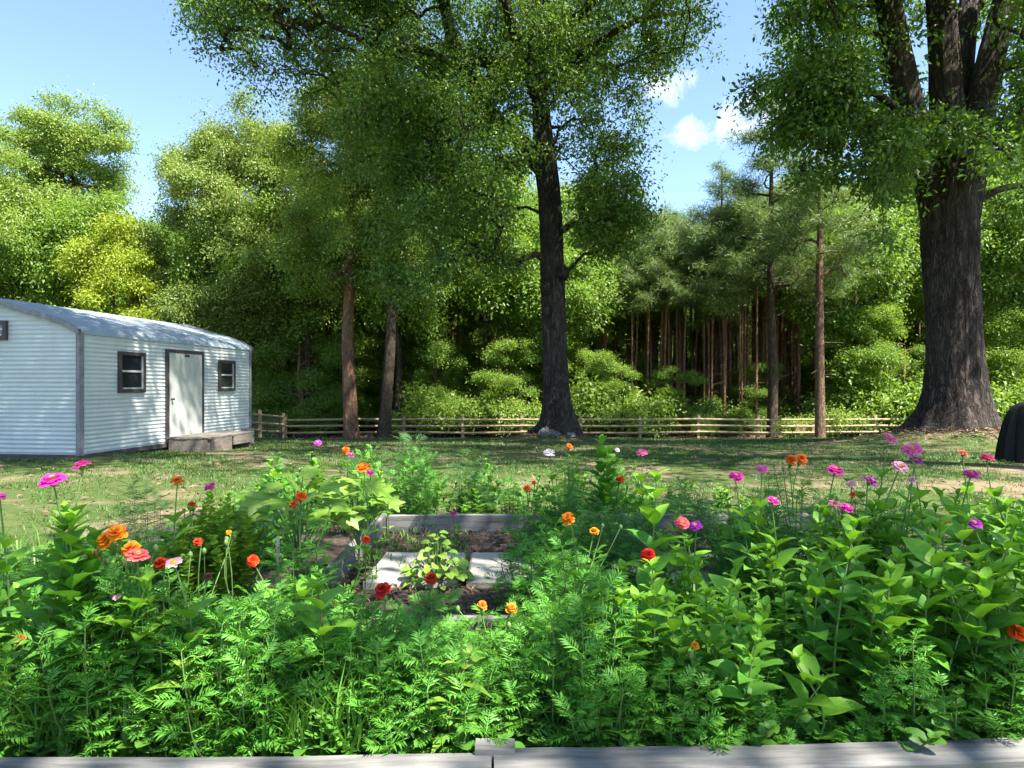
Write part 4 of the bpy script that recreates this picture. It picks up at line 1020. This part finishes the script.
def mari_head(parent, c, dia, colour, rs, edge=None):
    n, e, g = flower_frame(rs, .55); mb = MB(); rad = dia / 2
    for li, (m_, L, el, dz) in enumerate([(9, 1.0, .0, 0), (9, .95, .3, .15), (8, .8, .7, .28), (7, .6, 1.3, .36), (5, .42, 2.5, .42)]):
        a = np.arange(m_) / m_ * 6.283 + rs.random() + rs.normal(0, .12, m_); el_ = el + rs.normal(0, .2, m_)
        D = np.cos(a)[:, None] * e + np.sin(a)[:, None] * g + el_[:, None] * n; N = n[None] * 1.0 - el_[:, None] * (np.cos(a)[:, None] * e + np.sin(a)[:, None] * g) + rs.normal(0, .35, (m_, 3))
        mb.scatter(PETAL, np.repeat([c + n * dz * rad], m_, 0), D, N, rad * L * rs.uniform(.85, 1.1, m_), W=rad * 2.1 * rs.uniform(.8, 1.1, m_), mi=1 if (edge and li % 2) else 0)
    obj('flower', mb, [PET[colour], PET[edge or colour]], parent, smooth=True)
    cal = MB(); cal.tube(np.array([c - n * rad * 1.25, c - n * rad * .9, c - n * rad * .1]), [rad * .14, rad * .3, rad * .36], 8); obj('calyx', cal, M['stem'], parent, smooth=True)
    return c - n * rad * 1.2
def bud(mb, p, s):
    mb.tube(np.array([p - (0, 0, s), p - (0, 0, s * .3), p + (0, 0, s * .5), p + (0, 0, s)]), [s * .2, s * .7, s * .6, s * .15], 7)

def soilz(y): return .15 if y < 5.1 else .03

def zinnia(label, px, py, d, dia_px, colour, style='double', size=.105, disk='disk', lean=None, extra=0, leaf='zin_leaf', tilt=.45, minh=.0):
    rs = np.random.default_rng(int(px * 7 + py * 13)); c = at(px, py, d); dia = dia_px / F * d
    ln = rs.normal(0, .06, 2) if lean is None else lean
    b = np.array([c[0] + ln[0], c[1] + .03 + ln[1], soilz(d)])
    root = thing('zinnia_plant', label, 'flower', b); rel = c - b
    neck = zinnia_head(root, rel, dia, colour, rs, style, tilt, disk)
    sm, fm = MB(), MB()
    C = leafy_stem(sm, fm, np.zeros(3), neck, rs, size, .075, ZL, bare=min(.10, .25 * rel[2]), topros=False)
    for k in range(1 + extra):
        f = rs.uniform(.3, .55); p = C[int(f * 7)]; a = rs.random() * 6.28
        leafy_stem(sm, fm, p, p + np.array([math.cos(a) * .09, math.sin(a) * .09, rs.uniform(.5, .8) * (rel[2] - p[2])]), rs, size * .8, .07, ZL, r=.003)
    obj('stem', sm, M['stem'], root, smooth=True); obj('foliage', fm, [M[leaf], M['tip_leaf'] if leaf == 'zin_leaf' else M[leaf]], root, smooth=True)
    return root

Z = zinnia
Z('magenta zinnia with orange centre high at the far left', 53, 481, 2.0, 25, 'magenta', lean=(.06, 0))
Z('magenta zinnia seen from the side, just above the orange centred one at far left', 81, 466, 2.15, 19, 'magenta', tilt=.2)
Z('pink zinnia cut off by the left picture edge', -1, 497, 2.2, 14, 'pink')
Z('orange zinnia standing alone against the lawn below the shed step', 177, 481, 3.0, 14, 'orange', disk='disk_dark')
Z('small magenta zinnia beside the lone orange one near the shed step', 210, 487, 3.15, 12, 'magenta')
Z('coral pink zinnia beside the golden marigolds on the left', 138, 556, 1.97, 23, 'coral', lean=(.02, 0))
Z('pale pink zinnia with yellow centre right of the coral one', 174, 563, 2.0, 17, 'pale', 'single')
Z('round orange red zinnia above the left lower bed', 253, 561, 2.3, 13, 'scarlet', 'pom')
Z('brown withered zinnia head left of the round orange red one', 208, 577, 2.1, 9, 'brown', 'pom', disk='disk_dark')
Z('tiny pale pink zinnia low among the left foliage', 117, 597, 2.0, 9, 'pale', 'single')
Z('distant purple zinnia above the leafy clump near the shed end', 318, 443, 5.4, 8, 'purple')
Z('distant small purple zinnia below a tiny orange bloom near the middle left', 351, 455, 5.2, 7, 'purple')
Z('apricot orange zinnia on a tall stem over pale lobed leaves', 363, 468, 3.5, 15, 'orange', size=.075)
Z('magenta zinnia tucked behind the apricot orange one', 370, 473, 3.7, 8, 'magenta', size=.05)
Z('small pink zinnia in front of the back board', 453, 514, 4.3, 10, 'magenta', tilt=.2, size=.06)
Z('red zinnia beside the short side board', 366, 540, 3.2, 9, 'scarlet', 'pom', size=.045)
Z('white zinnia with dark yellow centre before the middle oak', 549, 453, 4.4, 12, 'white')
Z('faint white zinnia right of the white one near the oak', 617, 450, 4.6, 6, 'white')
Z('pink zinnia right of the middle oak trunk', 642, 453, 4.0, 12, 'pink')
Z('round bright red pompon zinnia in the middle of the bed', 648, 556, 2.2, 16, 'red', 'pom', extra=1, lean=(.0, 0))
Z('coral pink zinnia with yellow centre left of a purple one', 682, 523, 2.65, 15, 'coral')
Z('purple zinnia touching the coral pink one', 696, 526, 2.7, 13, 'purple')
Z('magenta zinnia with golden centre on a tall stem right of the middle', 736, 477, 2.9, 15, 'magenta')
Z('pink zinnia up and right of the golden centred magenta one', 762, 469, 3.0, 12, 'pink')
Z('magenta zinnia below the pink pair right of the middle', 773, 501, 2.6, 13, 'magenta')
Z('large magenta zinnia below the orange marigold pair on the right', 835, 471, 2.7, 17, 'magenta')
Z('deep purple magenta zinnia left of the pale pink one', 870, 482, 2.6, 17, 'purple')
Z('pair mate magenta zinnia low on the right above the leaf mass', 847, 508, 2.5, 13, 'magenta')
Z('dull fading pink zinnia beside the low magenta one', 835, 504, 2.6, 13, 'pink', 'single', disk='disk_dark')
Z('highest pink zinnia on the right, on a leaning stem', 890, 439, 2.9, 14, 'pink', lean=(-.12, 0))
Z('large pink zinnia with raised orange centre near the massive oak', 912, 450, 2.6, 20, 'pink')
Z('pale salmon zinnia below the large pink one', 900, 467, 2.55, 16, 'pale')
Z('violet zinnia behind the pale salmon one', 916, 461, 2.7, 15, 'purple')
Z('faded little pink zinnia left of the deep purple one', 851, 484, 2.7, 10, 'pale')
Z('coral zinnia below the massive oak roots', 963, 454, 3.0, 12, 'coral', tilt=.2)
Z('hot pink zinnia nearest the black grill cover', 987, 458, 3.0, 14, 'hotpink', tilt=.2)
Z('magenta zinnia with layered petals at right, under the coral one', 971, 475, 2.6, 16, 'magenta')
Z('violet ragged zinnia lowest on the right side', 974, 524, 2.2, 16, 'purple')
Z('dark dried zinnia head among the right foliage', 925, 521, 2.3, 9, 'brown', 'pom', disk='disk_dark')
Z('rust red zinnia right of the dried head', 945, 520, 2.3, 11, 'scarlet', 'single')
Z('wilted pink zinnia head on the right between tall stems', 912, 480, 2.6, 9, 'pale', disk='disk_dark')

# marigolds
def pinnate(fm, p, D, L, rs, pairs=7, lw=.42, ls=.40, tpl=LFT, curl=.15):
    D = norm(np.asarray(D, float)); side = norm(np.cross(D, [rs.normal(0, .3), rs.normal(0, .3), 1.0])); up = np.cross(side, D)
    t = np.repeat(np.linspace(.28, .95, pairs), 2); sg = np.tile([1, -1], pairs)
    P = p + D * L * t[:, None] - np.array([0, 0, 1.0]) * (curl * L * t ** 2)[:, None]
    dirs = D * .75 + side * sg[:, None] * .9 + rs.normal(0, .12, (len(t), 3)); dirs[:, 2] -= .12
    S = L * ls * (.7 + .6 * np.sin(np.pi * (t * .9)))
    fm.scatter(tpl, P, dirs, np.repeat([up], len(t), 0) + rs.normal(0, .2, (len(t), 3)), S, W=S * lw * 1.6)
    fm.scatter(tpl, [p + D * L * .93 - np.array([0, 0, curl * L * .9])], [D - np.array([0, 0, curl])], [up], [L * ls * .9], W=[L * ls * lw * 1.4])
    e = p + D * L * .95 - np.array([0, 0, curl * L * .9])
    fm.segs([p], [e], .0013, .0008, 3)
def bush(sm, fm, h, w_, rs, nst=16, leafL=.08, pairs=7, lw=.38, tips=(), ls=.40, dens=.055, tpl=LFT):
    ends = []
    for k in range(nst):
        a = k * 2.4 + rs.normal(0, .3); q = math.sqrt((k + .6) / nst); z = h * (1.0 - .55 * q * q) * rs.uniform(.82, 1.05)
        ends.append(np.array([math.cos(a) * w_ * q, math.sin(a) * w_ * q, z]))
    for e in ends:
        C = curve((e[0] * .12, e[1] * .12, 0), e, np.array([e[0] * .2, e[1] * .2, 0]), 7); sm.tube(C, np.linspace(.0035, .0018, 7), 4)
        L = np.linalg.norm(e); n = max(3, int(L / dens))
        for i in range(n):
            f = .22 + .78 * (i + .5) / n; p = np.array([np.interp(f, np.linspace(0, 1, 7), C[:, q]) for q in range(3)])
            for a in (i * 1.57 + rs.normal(0, .4), i * 1.57 + math.pi + rs.normal(0, .4)):
                pinnate(fm, p, (math.cos(a), math.sin(a), .10 + .55 * f * f * rs.random()), leafL * rs.uniform(.7, 1.2) * (1 - .25 * f), rs, pairs, lw, ls, tpl)
        for a in np.arange(3) * 2.1 + rs.random():
            pinnate(fm, e, (math.cos(a), math.sin(a), .7), leafL * .8, rs, max(4, pairs - 1), lw, ls, tpl)
def marigold(label, flowers, d, w_=.16, leaf='mari_leaf', size=.045, h=None, lw=.5):
    rs = np.random.default_rng(int(flowers[0][0] * 11 + flowers[0][1])); P = [at(f[0], f[1], d + (.0 if i == 0 else rs.normal(0, .04))) for i, f in enumerate(flowers)]
    m_ = np.mean(P, 0); b = np.array([m_[0], m_[1] + .03, soilz(d)]); root = thing('marigold_plant', label, 'flower', b)
    top = min(p[2] for p in P) - b[2]
    sm, fm = MB(), MB(); bush(sm, fm, h or max(.15, top - .05), w_, rs, 13)
    for f, p in zip(flowers, P):
        nk = mari_head(root, p - b, f[2] / F * d, f[3], rs, f[4] if len(f) > 4 else None)
        sm.tube(curve((0, 0, max(0, nk[2] - .25)), nk, rs.normal(0, .015, 3), 6), [.003, .0028, .0025, .0024, .0024, .003], 5)
    for k in range(2):
        p = np.array([rs.normal(0, w_ * .5), rs.normal(0, w_ * .5), top - .02]); bud(sm, p, .012); sm.tube(curve((0, 0, max(.02, top * .45)), p, rs.normal(0, .01, 3), 5), .002, 4)
    obj('stem', sm, M['stem'], root, smooth=True); obj('foliage', fm, M[leaf], root)
    return root
MG = marigold
MG('bushy marigold with two golden yellow blooms at left', [(107, 542, 21, 'gold'), (117, 534, 19, 'gold', 'orange')], 2.05)
MG('marigold with one orange bloom half behind the coral zinnia', [(131, 551, 19, 'gold', 'orange')], 2.06)
MG('marigold with a dark red orange bloom beside the pale pink zinnia', [(161, 564, 15, 'maroon', 'scarlet')], 2.08)
MG('marigold with a low orange bloom left of the golden pair', [(94, 557, 11, 'orange')], 2.15)
MG('marigold with small dull red bloom above the left foliage', [(198, 543, 10, 'maroon', 'scarlet')], 2.4, .13, h=.3)
MG('marigold with scarlet orange bloom by the yellow green herb', [(192, 506, 10, 'scarlet', 'orange')], 3.15, .13, h=.4)
MG('marigold with a tiny yellow bloom above the herb leaves', [(229, 533, 6, 'gold')], 2.5, .13, h=.28)
MG('low marigold with an orange red bloom near the bottom left corner', [(20, 639, 11, 'scarlet', 'orange')], 1.98)
MG('marigold with red bloom hidden low behind big left leaves', [(138, 643, 10, 'red', 'scarlet')], 2.05)
MG('distant marigold with a single orange bloom near the shed end', [(346, 451, 9, 'orange')], 5.0)
MG('marigold with two dull orange blooms by the lobed leaf plant', [(301, 497, 12, 'scarlet', 'orange'), (294, 505, 9, 'maroon', 'orange')], 2.8)
MG('marigold with one deep red bloom below the left paver', [(383, 591, 17, 'red', 'maroon')], 2.2, .2)
MG('marigold with a red and orange bloom in front of the lettuce', [(431, 579, 14, 'maroon', 'scarlet')], 2.5, .18)
MG('marigold with two small orange blooms in front of the right paver', [(482, 606, 11, 'orange'), (511, 609, 12, 'orange', 'gold')], 2.35, .18)
MG('feathery marigold with two yellow orange blooms right of the pavers', [(568, 519, 14, 'gold', 'orange'), (594, 532, 10, 'gold')], 2.8, .26)
MG('distant marigold with an orange bloom left of the white zinnia', [(527, 489, 8, 'orange'), (534, 483, 5, 'orange')], 4.2)
MG('distant marigold with an orange bloom at the foot of the oak', [(569, 447, 7, 'orange')], 4.8)
MG('distant marigold with an orange red bloom below the pink zinnia', [(620, 480, 9, 'scarlet', 'orange')], 4.2)
MG('marigold with a pair of flat orange blooms against the lawn at right', [(791, 461, 13, 'orange'), (801, 460, 13, 'orange')], 3.2, .24)
MG('marigold with a small orange bud under the deep purple zinnia', [(853, 495, 7, 'orange')], 2.7)
MG('marigold with a red orange bloom at the lower right edge', [(1016, 633, 18, 'scarlet', 'orange')], 2.0, .2)
MG('bushy marigold with a tiny yellow bloom spilling over the front board', [(695, 646, 9, 'gold')], 2.02, .22)
MG('marigold with a half hidden orange bloom behind the red pompon stem', [(638, 616, 9, 'orange')], 2.2)

# ------------------------------------------------------------------ plants without flowers
FRONT = ([-40, 0, 60, 110, 160, 230, 270, 300, 340, 380, 430, 480, 530, 560, 600, 640, 700, 760, 800, 860, 900, 960, 1024, 1080],
         [545, 545, 525, 590, 590, 575, 570, 565, 565, 612, 612, 630, 605, 565, 555, 560, 545, 525, 500, 488, 482, 488, 484, 484])
MIDT = ([-40, 0, 90, 150, 200, 250, 300, 360, 365, 530, 545, 600, 650, 700, 760, 820, 900, 1024, 1080],
        [545, 540, 530, 520, 515, 490, 485, 520, 590, 590, 515, 495, 480, 485, 490, 490, 475, 480, 480])
BACK = ([230, 270, 330, 400, 470, 530, 600, 660, 720, 770], [468, 455, 448, 446, 455, 470, 458, 470, 480, 495])
def proto_zin(seed, h, size=.1, leaf='zin_leaf', tpls=None, nm='zinnia_plant', lab='leafy zinnia plant without blooms packed among the others in the bed', grp='leafy zinnias without blooms', cat='plant', nst=4, stem='stem', spacing=.062, wide=1.0):
    rs = np.random.default_rng(seed); root = thing(nm, lab, cat, (0, 0, 0), 0, grp); sm, fm = MB(), MB()
    for k in range(nst):
        a = rs.random() * 6.28; q = .0 if k == 0 else rs.uniform(.06, .15)
        leafy_stem(sm, fm, np.array([math.cos(a) * q * .3, math.sin(a) * q * .3, 0]), np.array([math.cos(a) * q, math.sin(a) * q, h * (1 if k == 0 else rs.uniform(.6, .9))]), rs, size, spacing, tpls or ZL, wide=wide)
    obj('stem', sm, M[stem], root, smooth=True); obj('foliage', fm, [M[leaf], M['tip_leaf'] if leaf == 'zin_leaf' else M[leaf]], root, smooth=True); remember(root); return root, h
def proto_bush(seed, h, w_, leaf, nm, lab, grp, leafL=.078, pairs=7, lw=.38, nst=17, ls=.40, dens=.055):
    rs = np.random.default_rng(seed); root = thing(nm, lab, 'plant', (0, 0, 0), 0, grp); sm, fm = MB(), MB()
    bush(sm, fm, h, w_, rs, nst, leafL, pairs, lw, ls=ls, dens=dens)
    obj('stem', sm, M['stem'], root); obj('foliage', fm, M[leaf], root); remember(root); return root, h
zp = [proto_zin(201 + k, h) for k, h in enumerate((.6, .65, .72, .52, .78))]
mp_ = [proto_bush(211 + k, h, w_, 'mari_leaf', 'marigold_plant', 'feathery green marigold plant without blooms in the bed', 'marigolds without blooms') for k, (h, w_) in enumerate(((.36, .18), (.42, .2), (.32, .2), (.4, .16)))]
cp = [proto_bush(221 + k, h, .2, 'fern_leaf', 'cosmos_plant', 'fine leaved cosmos plant without blooms in the bed', 'fine leaved cosmos plants', .14, 8, .14, 14, .42, .06) for k, h in enumerate((.6, .7))]
wl = [proto_zin(231 + k, h, .055, 'weed_leaf', RL, 'weed_plant', 'small round leaved weed growing low in the bed', 'low weeds in the bed', 'plant', 6, spacing=.035) for k, h in enumerate((.22, .3, .26))]
seen = set()
def put(proto, x, y, z, h, label=None, grp=True, k0=1.0):
    t, H = proto
    if t.name in seen: c = copy_tree(t)
    else: seen.add(t.name); c = t
    k = h / H; kk = min(1.05, max(.7, k)) * k0
    c.location = (x, y, z - .01); c.scale = (kk, kk, k); c.rotation_euler = (random.uniform(-.08, .08), random.uniform(-.08, .08), random.random() * 6.283)
    if label: c['label'] = label
    if not grp and 'group' in c: del c['group']
    return c
def scatter_zone(n, px0, px1, d0, d1, table, kinds, drop=(0, 40), maxh=.75, sep=.10):
    done = []
    tries = 0
    while len(done) < n and tries < n * 30:
        tries += 1
        d = random.uniform(d0, d1); px = random.uniform(px0, px1); x = (px - CX) / F * d
        if any((x - a) ** 2 + (d - b_) ** 2 < sep ** 2 for a, b_ in done): continue
        py = np.interp(px, *table) + random.uniform(*drop); h = CAMZ - (py - CY) / F * d - soilz(d)
        if h < .12 or h > maxh: 
            if h > maxh: h = maxh * random.uniform(.85, 1)
            else: continue
        if -1.4 < x < .03 and 2.9 < d < 5.15: continue
        if 150 < px < 272 and 2.3 < d < 3.3: continue
        done.append((x, d)); put(random.choice(kinds), x, d, soilz(d), h)
scatter_zone(34, -30, 250, 1.98, 2.9, FRONT, zp + mp_ + mp_, (10, 70))
scatter_zone(30, 240, 610, 2.0, 2.75, FRONT, mp_ + mp_ + mp_ + wl, (5, 50), sep=.11)
scatter_zone(54, 610, 1070, 2.02, 3.0, FRONT, zp, (0, 95), sep=.105)
scatter_zone(12, 590, 780, 1.98, 2.25, ([0, 1024], [640, 640]), mp_, (0, 50), sep=.12)
scatter_zone(5, 880, 1030, 1.98, 2.2, ([0, 1024], [620, 620]), mp_, (0, 50), sep=.14)
scatter_zone(30, -30, 360, 2.9, 4.8, MIDT, mp_ + wl + zp + mp_, (0, 30), sep=.16)
scatter_zone(34, 560, 1070, 2.9, 4.8, MIDT, zp + mp_ + cp, (5, 40), sep=.16)
scatter_zone(12, 522, 640, 2.8, 4.6, ([0, 1024], [505, 505]), mp_ + cp[:1], (0, 45), sep=.14)
scatter_zone(44, 235, 765, 5.2, 6.5, BACK, zp + wl + cp + wl + mp_, (0, 40), sep=.2)
scatter_zone(60, -40, 1070, 1.93, 2.4, ([0, 1024], [690, 690]), wl + wl + mp_[:2], (0, 50), sep=.09)
scatter_zone(14, 366, 530, 2.3, 2.85, ([0, 1024], [612, 612]), mp_ + wl, (4, 30), sep=.12)

# plants with a place of their own
def special():
    # young sapling with pale drooping leaves at the front
    rs = np.random.default_rng(301)
    def sapling(label, px, base_py, top_py, d, size, leaf, tpls, nst=1, stem='stem', name='young_plant', wide=1.0, spacing=.04, cat='plant', lean=0):
        t = at(px, top_py, d); b = np.array([t[0] - lean, d, soilz(d)]); root = thing(name, label, cat, b); sm, fm = MB(), MB()
        for k in range(nst):
            a = rs.random() * 6.28; q = .0 if k == 0 else .07
            leafy_stem(sm, fm, np.zeros(3), t - b + np.array([math.cos(a) * q, math.sin(a) * q, -.06 * k]), rs, size, spacing, tpls, wide=wide)
        obj('stem', sm, M[stem], root, smooth=True); obj('foliage', fm, [M[leaf], M['tip_leaf'] if leaf == 'zin_leaf' else M[leaf]], root, smooth=True)
    sapling('upright young plant with pale yellowish drooping leaves behind the front board', 470, 740, 655, 1.98, .09, 'lush_leaf', NL, stem='stem_red', wide=1.5)
    sapling('zinnia with broad leaves coloured a sunlit yellow green at the left front', 200, 740, 640, 2.0, .10, 'lush_leaf', ZL, 2, spacing=.06)  # sun dapple put into the colour by a yellower leaf material
    sapling('tall zinnia with very large smooth leaves at the left front', 146, 740, 585, 1.98, .125, 'zin_leaf', ZL, 1, spacing=.08)
    sapling('small zinnia with upright tip near the front board on the left', 68, 740, 683, 1.98, .07, 'zin_leaf', ZL, 1, spacing=.05)
    sapling('tall budding zinnia left of the coral bloom at far left', 70, 740, 520, 2.02, .105, 'zin_leaf', ZL, 2)
    sapling('tall zinnia stalk with no bloom standing above the red pompon', 657, 740, 478, 2.3, .11, 'zin_leaf', ZL, 1, spacing=.085)
    sapling('zinnia with paired round leaves at the foot of the red pompon', 636, 740, 600, 2.02, .105, 'zin_leaf', ZL, 1, spacing=.07)
    sapling('zinnia with round paired leaves in front of the left paver', 318, 740, 590, 2.05, .125, 'zin_leaf', RL, 1, spacing=.075, stem='stem_red', wide=.7)
    sapling('tall leafy zinnia with pointed tip at the right of the middle oak', 601, 740, 440, 4.2, .12, 'zin_leaf', ZL, 2)
    sapling('sturdy unbloomed zinnia in the right front with bright tip', 898, 740, 610, 2.02, .12, 'zin_leaf', ZL, 1, spacing=.075)
    sapling('unbloomed zinnia right of the bushy marigold on the front board', 795, 740, 660, 2.0, .11, 'zin_leaf', ZL, 2, spacing=.07)
    # lobed pale plants
    def lobed_plant(label, px, py, d, h_px, w_px, size, tpl, leaf, n, name):
        c = at(px, py, d); b = np.array([c[0], d, soilz(d)]); root = thing(name, label, 'plant', b); sm, fm = MB(), MB()
        hh = c[2] - b[2]; w_ = w_px / F * d / 2; hp = h_px / F * d
        for k in range(n):
            a = k * 2.4; q = math.sqrt((k + .5) / n); z = max(.04, hh - hp * q * rs.uniform(.7, 1.1)); e = np.array([math.cos(a) * w_ * q, math.sin(a) * w_ * q * .8, z])
            C = curve((0, 0, max(0, z - .25)), e, (0, 0, .02), 5); sm.tube(C, .0025, 4)
            fm.scatter(tpl, [e], [[math.cos(a), math.sin(a), .15 - .2 * q]], [[rs.normal(0, .4), rs.normal(0, .35) - .4, 1.0]], [size * rs.uniform(.7, 1.2)])
        sm.tube([[0, 0, 0], [.01, 0, hh * .5], [0, 0, hh * .9]], [.007, .005, .003], 6)
        obj('stem', sm, M['stem'], root); obj('foliage', fm, M[leaf], root)
    lobed_plant('plant with large pale lobed leaves left of the open bed', 298, 466, 3.2, 62, 100, .14, LOB, 'lush_leaf', 38, 'okra_plant')
    lobed_plant('plant with pale lobed leaves under the apricot orange zinnia', 358, 472, 3.8, 34, 62, .12, LOB, 'lush_leaf', 30, 'okra_plant')
    lobed_plant('bright frilly lettuce plant standing on the pavers gap', 437, 528, 3.7, 62, 58, .055, RL[0], 'lush_leaf', 80, 'lettuce_plant')
    # herb with many tiny yellow green leaves
    b = np.array([*at(215, 500, 3.05)[:2], .15]); root = thing('herb_plant', 'low yellow green herb with tiny crowded leaves below the lone orange zinnia', 'plant', b); sm, fm = MB(), MB()
    top = at(215, 497, 3.05)[2] - .15
    for k in range(34):
        a = k * 2.4; q = math.sqrt((k + .5) / 34); e = np.array([math.cos(a) * .23 * q, math.sin(a) * .17 * q, top * (1 - .3 * q * q) * rs.uniform(.82, 1.05)])
        leafy_stem(sm, fm, e * np.array([.4, .4, .2]), e, rs, .040, .020, RL, r=.0018, wide=1.1)
    obj('stem', sm, M['stem'], root); obj('foliage', fm, [M['herb_leaf'], M['herb_leaf']], root)
    # cosmos with places of their own
    for (px, py, d, lab) in ((148, 478, 4.0, 'wispy cosmos plant against the lawn below the shed door'), (405, 436, 5.9, 'tall wispy cosmos behind the back board'), (466, 452, 5.6, 'rounded wispy cosmos behind the back board'),
                         (592, 470, 4.2, 'wispy cosmos under the pink zinnia'), (270, 455, 6.2, 'wispy cosmos in front of the far shed corner'), (690, 480, 3.9, 'wispy cosmos left of the golden centred magenta zinnia'), (770, 475, 3.6, 'wispy cosmos beneath the orange marigold pair')):
        p = at(px, py, d); put(random.choice(cp), p[0], d, soilz(d), p[2] - soilz(d), lab, False)
    # pale stick
    p = at(277, 536, 2.9); mb = MB(); mb.tube([[0, 0, 0], [.004, 0, (p[2] - .15) * .97], [.004, 0, p[2] - .15]], [.008, .007, .006], 6); tag(obj('plant_stake', mb, simple('pale stick', (.5, .45, .33), .8), loc=(p[0], 2.9, .15)), 'thin pale stick standing among the plants left of the side board', 'stake')
special()

# long grass in the bed
def bed_grass():
    mb = MB()
    T = (np.array([[0, .035, 0], [0, -.035, 0], [.35, -.03, .10], [.35, .03, .10], [.7, -.02, .12], [.7, .02, .12], [1, -.003, .0], [1, .003, .0]]), [[0, 1, 2, 3], [3, 2, 4, 5], [5, 4, 6, 7]])
    for n, px0, px1, d0, d1, s0, s1 in ((1500, -30, 360, 1.92, 2.15, .12, .32), (350, 380, 1060, 1.92, 2.15, .06, .18), (500, -30, 260, 2.2, 4.5, .12, .28), (380, 366, 470, 3.9, 5.0, .04, .10), (900, 235, 800, 5.2, 6.7, .1, .22)):
        d = R.uniform(d0, d1, n); x = (R.uniform(px0, px1, n) - CX) / F * d; a = R.random(n) * 6.283; t = R.uniform(.15, .8, n)
        mb.scatter(T, np.stack([x, d, np.where(d < 5.1, .145, .03)], 1), np.stack([np.cos(a) * t, np.sin(a) * t, np.ones(n)], 1), np.stack([-np.cos(a), -np.sin(a), t], 1), R.uniform(s0, s1, n), W=R.uniform(.10, .2, n))
    tag(obj('bed_grass', mb, M['bed_grass'], smooth=True), 'long fresh grass blades growing between the bed plants', 'grass', kind='stuff')
bed_grass()
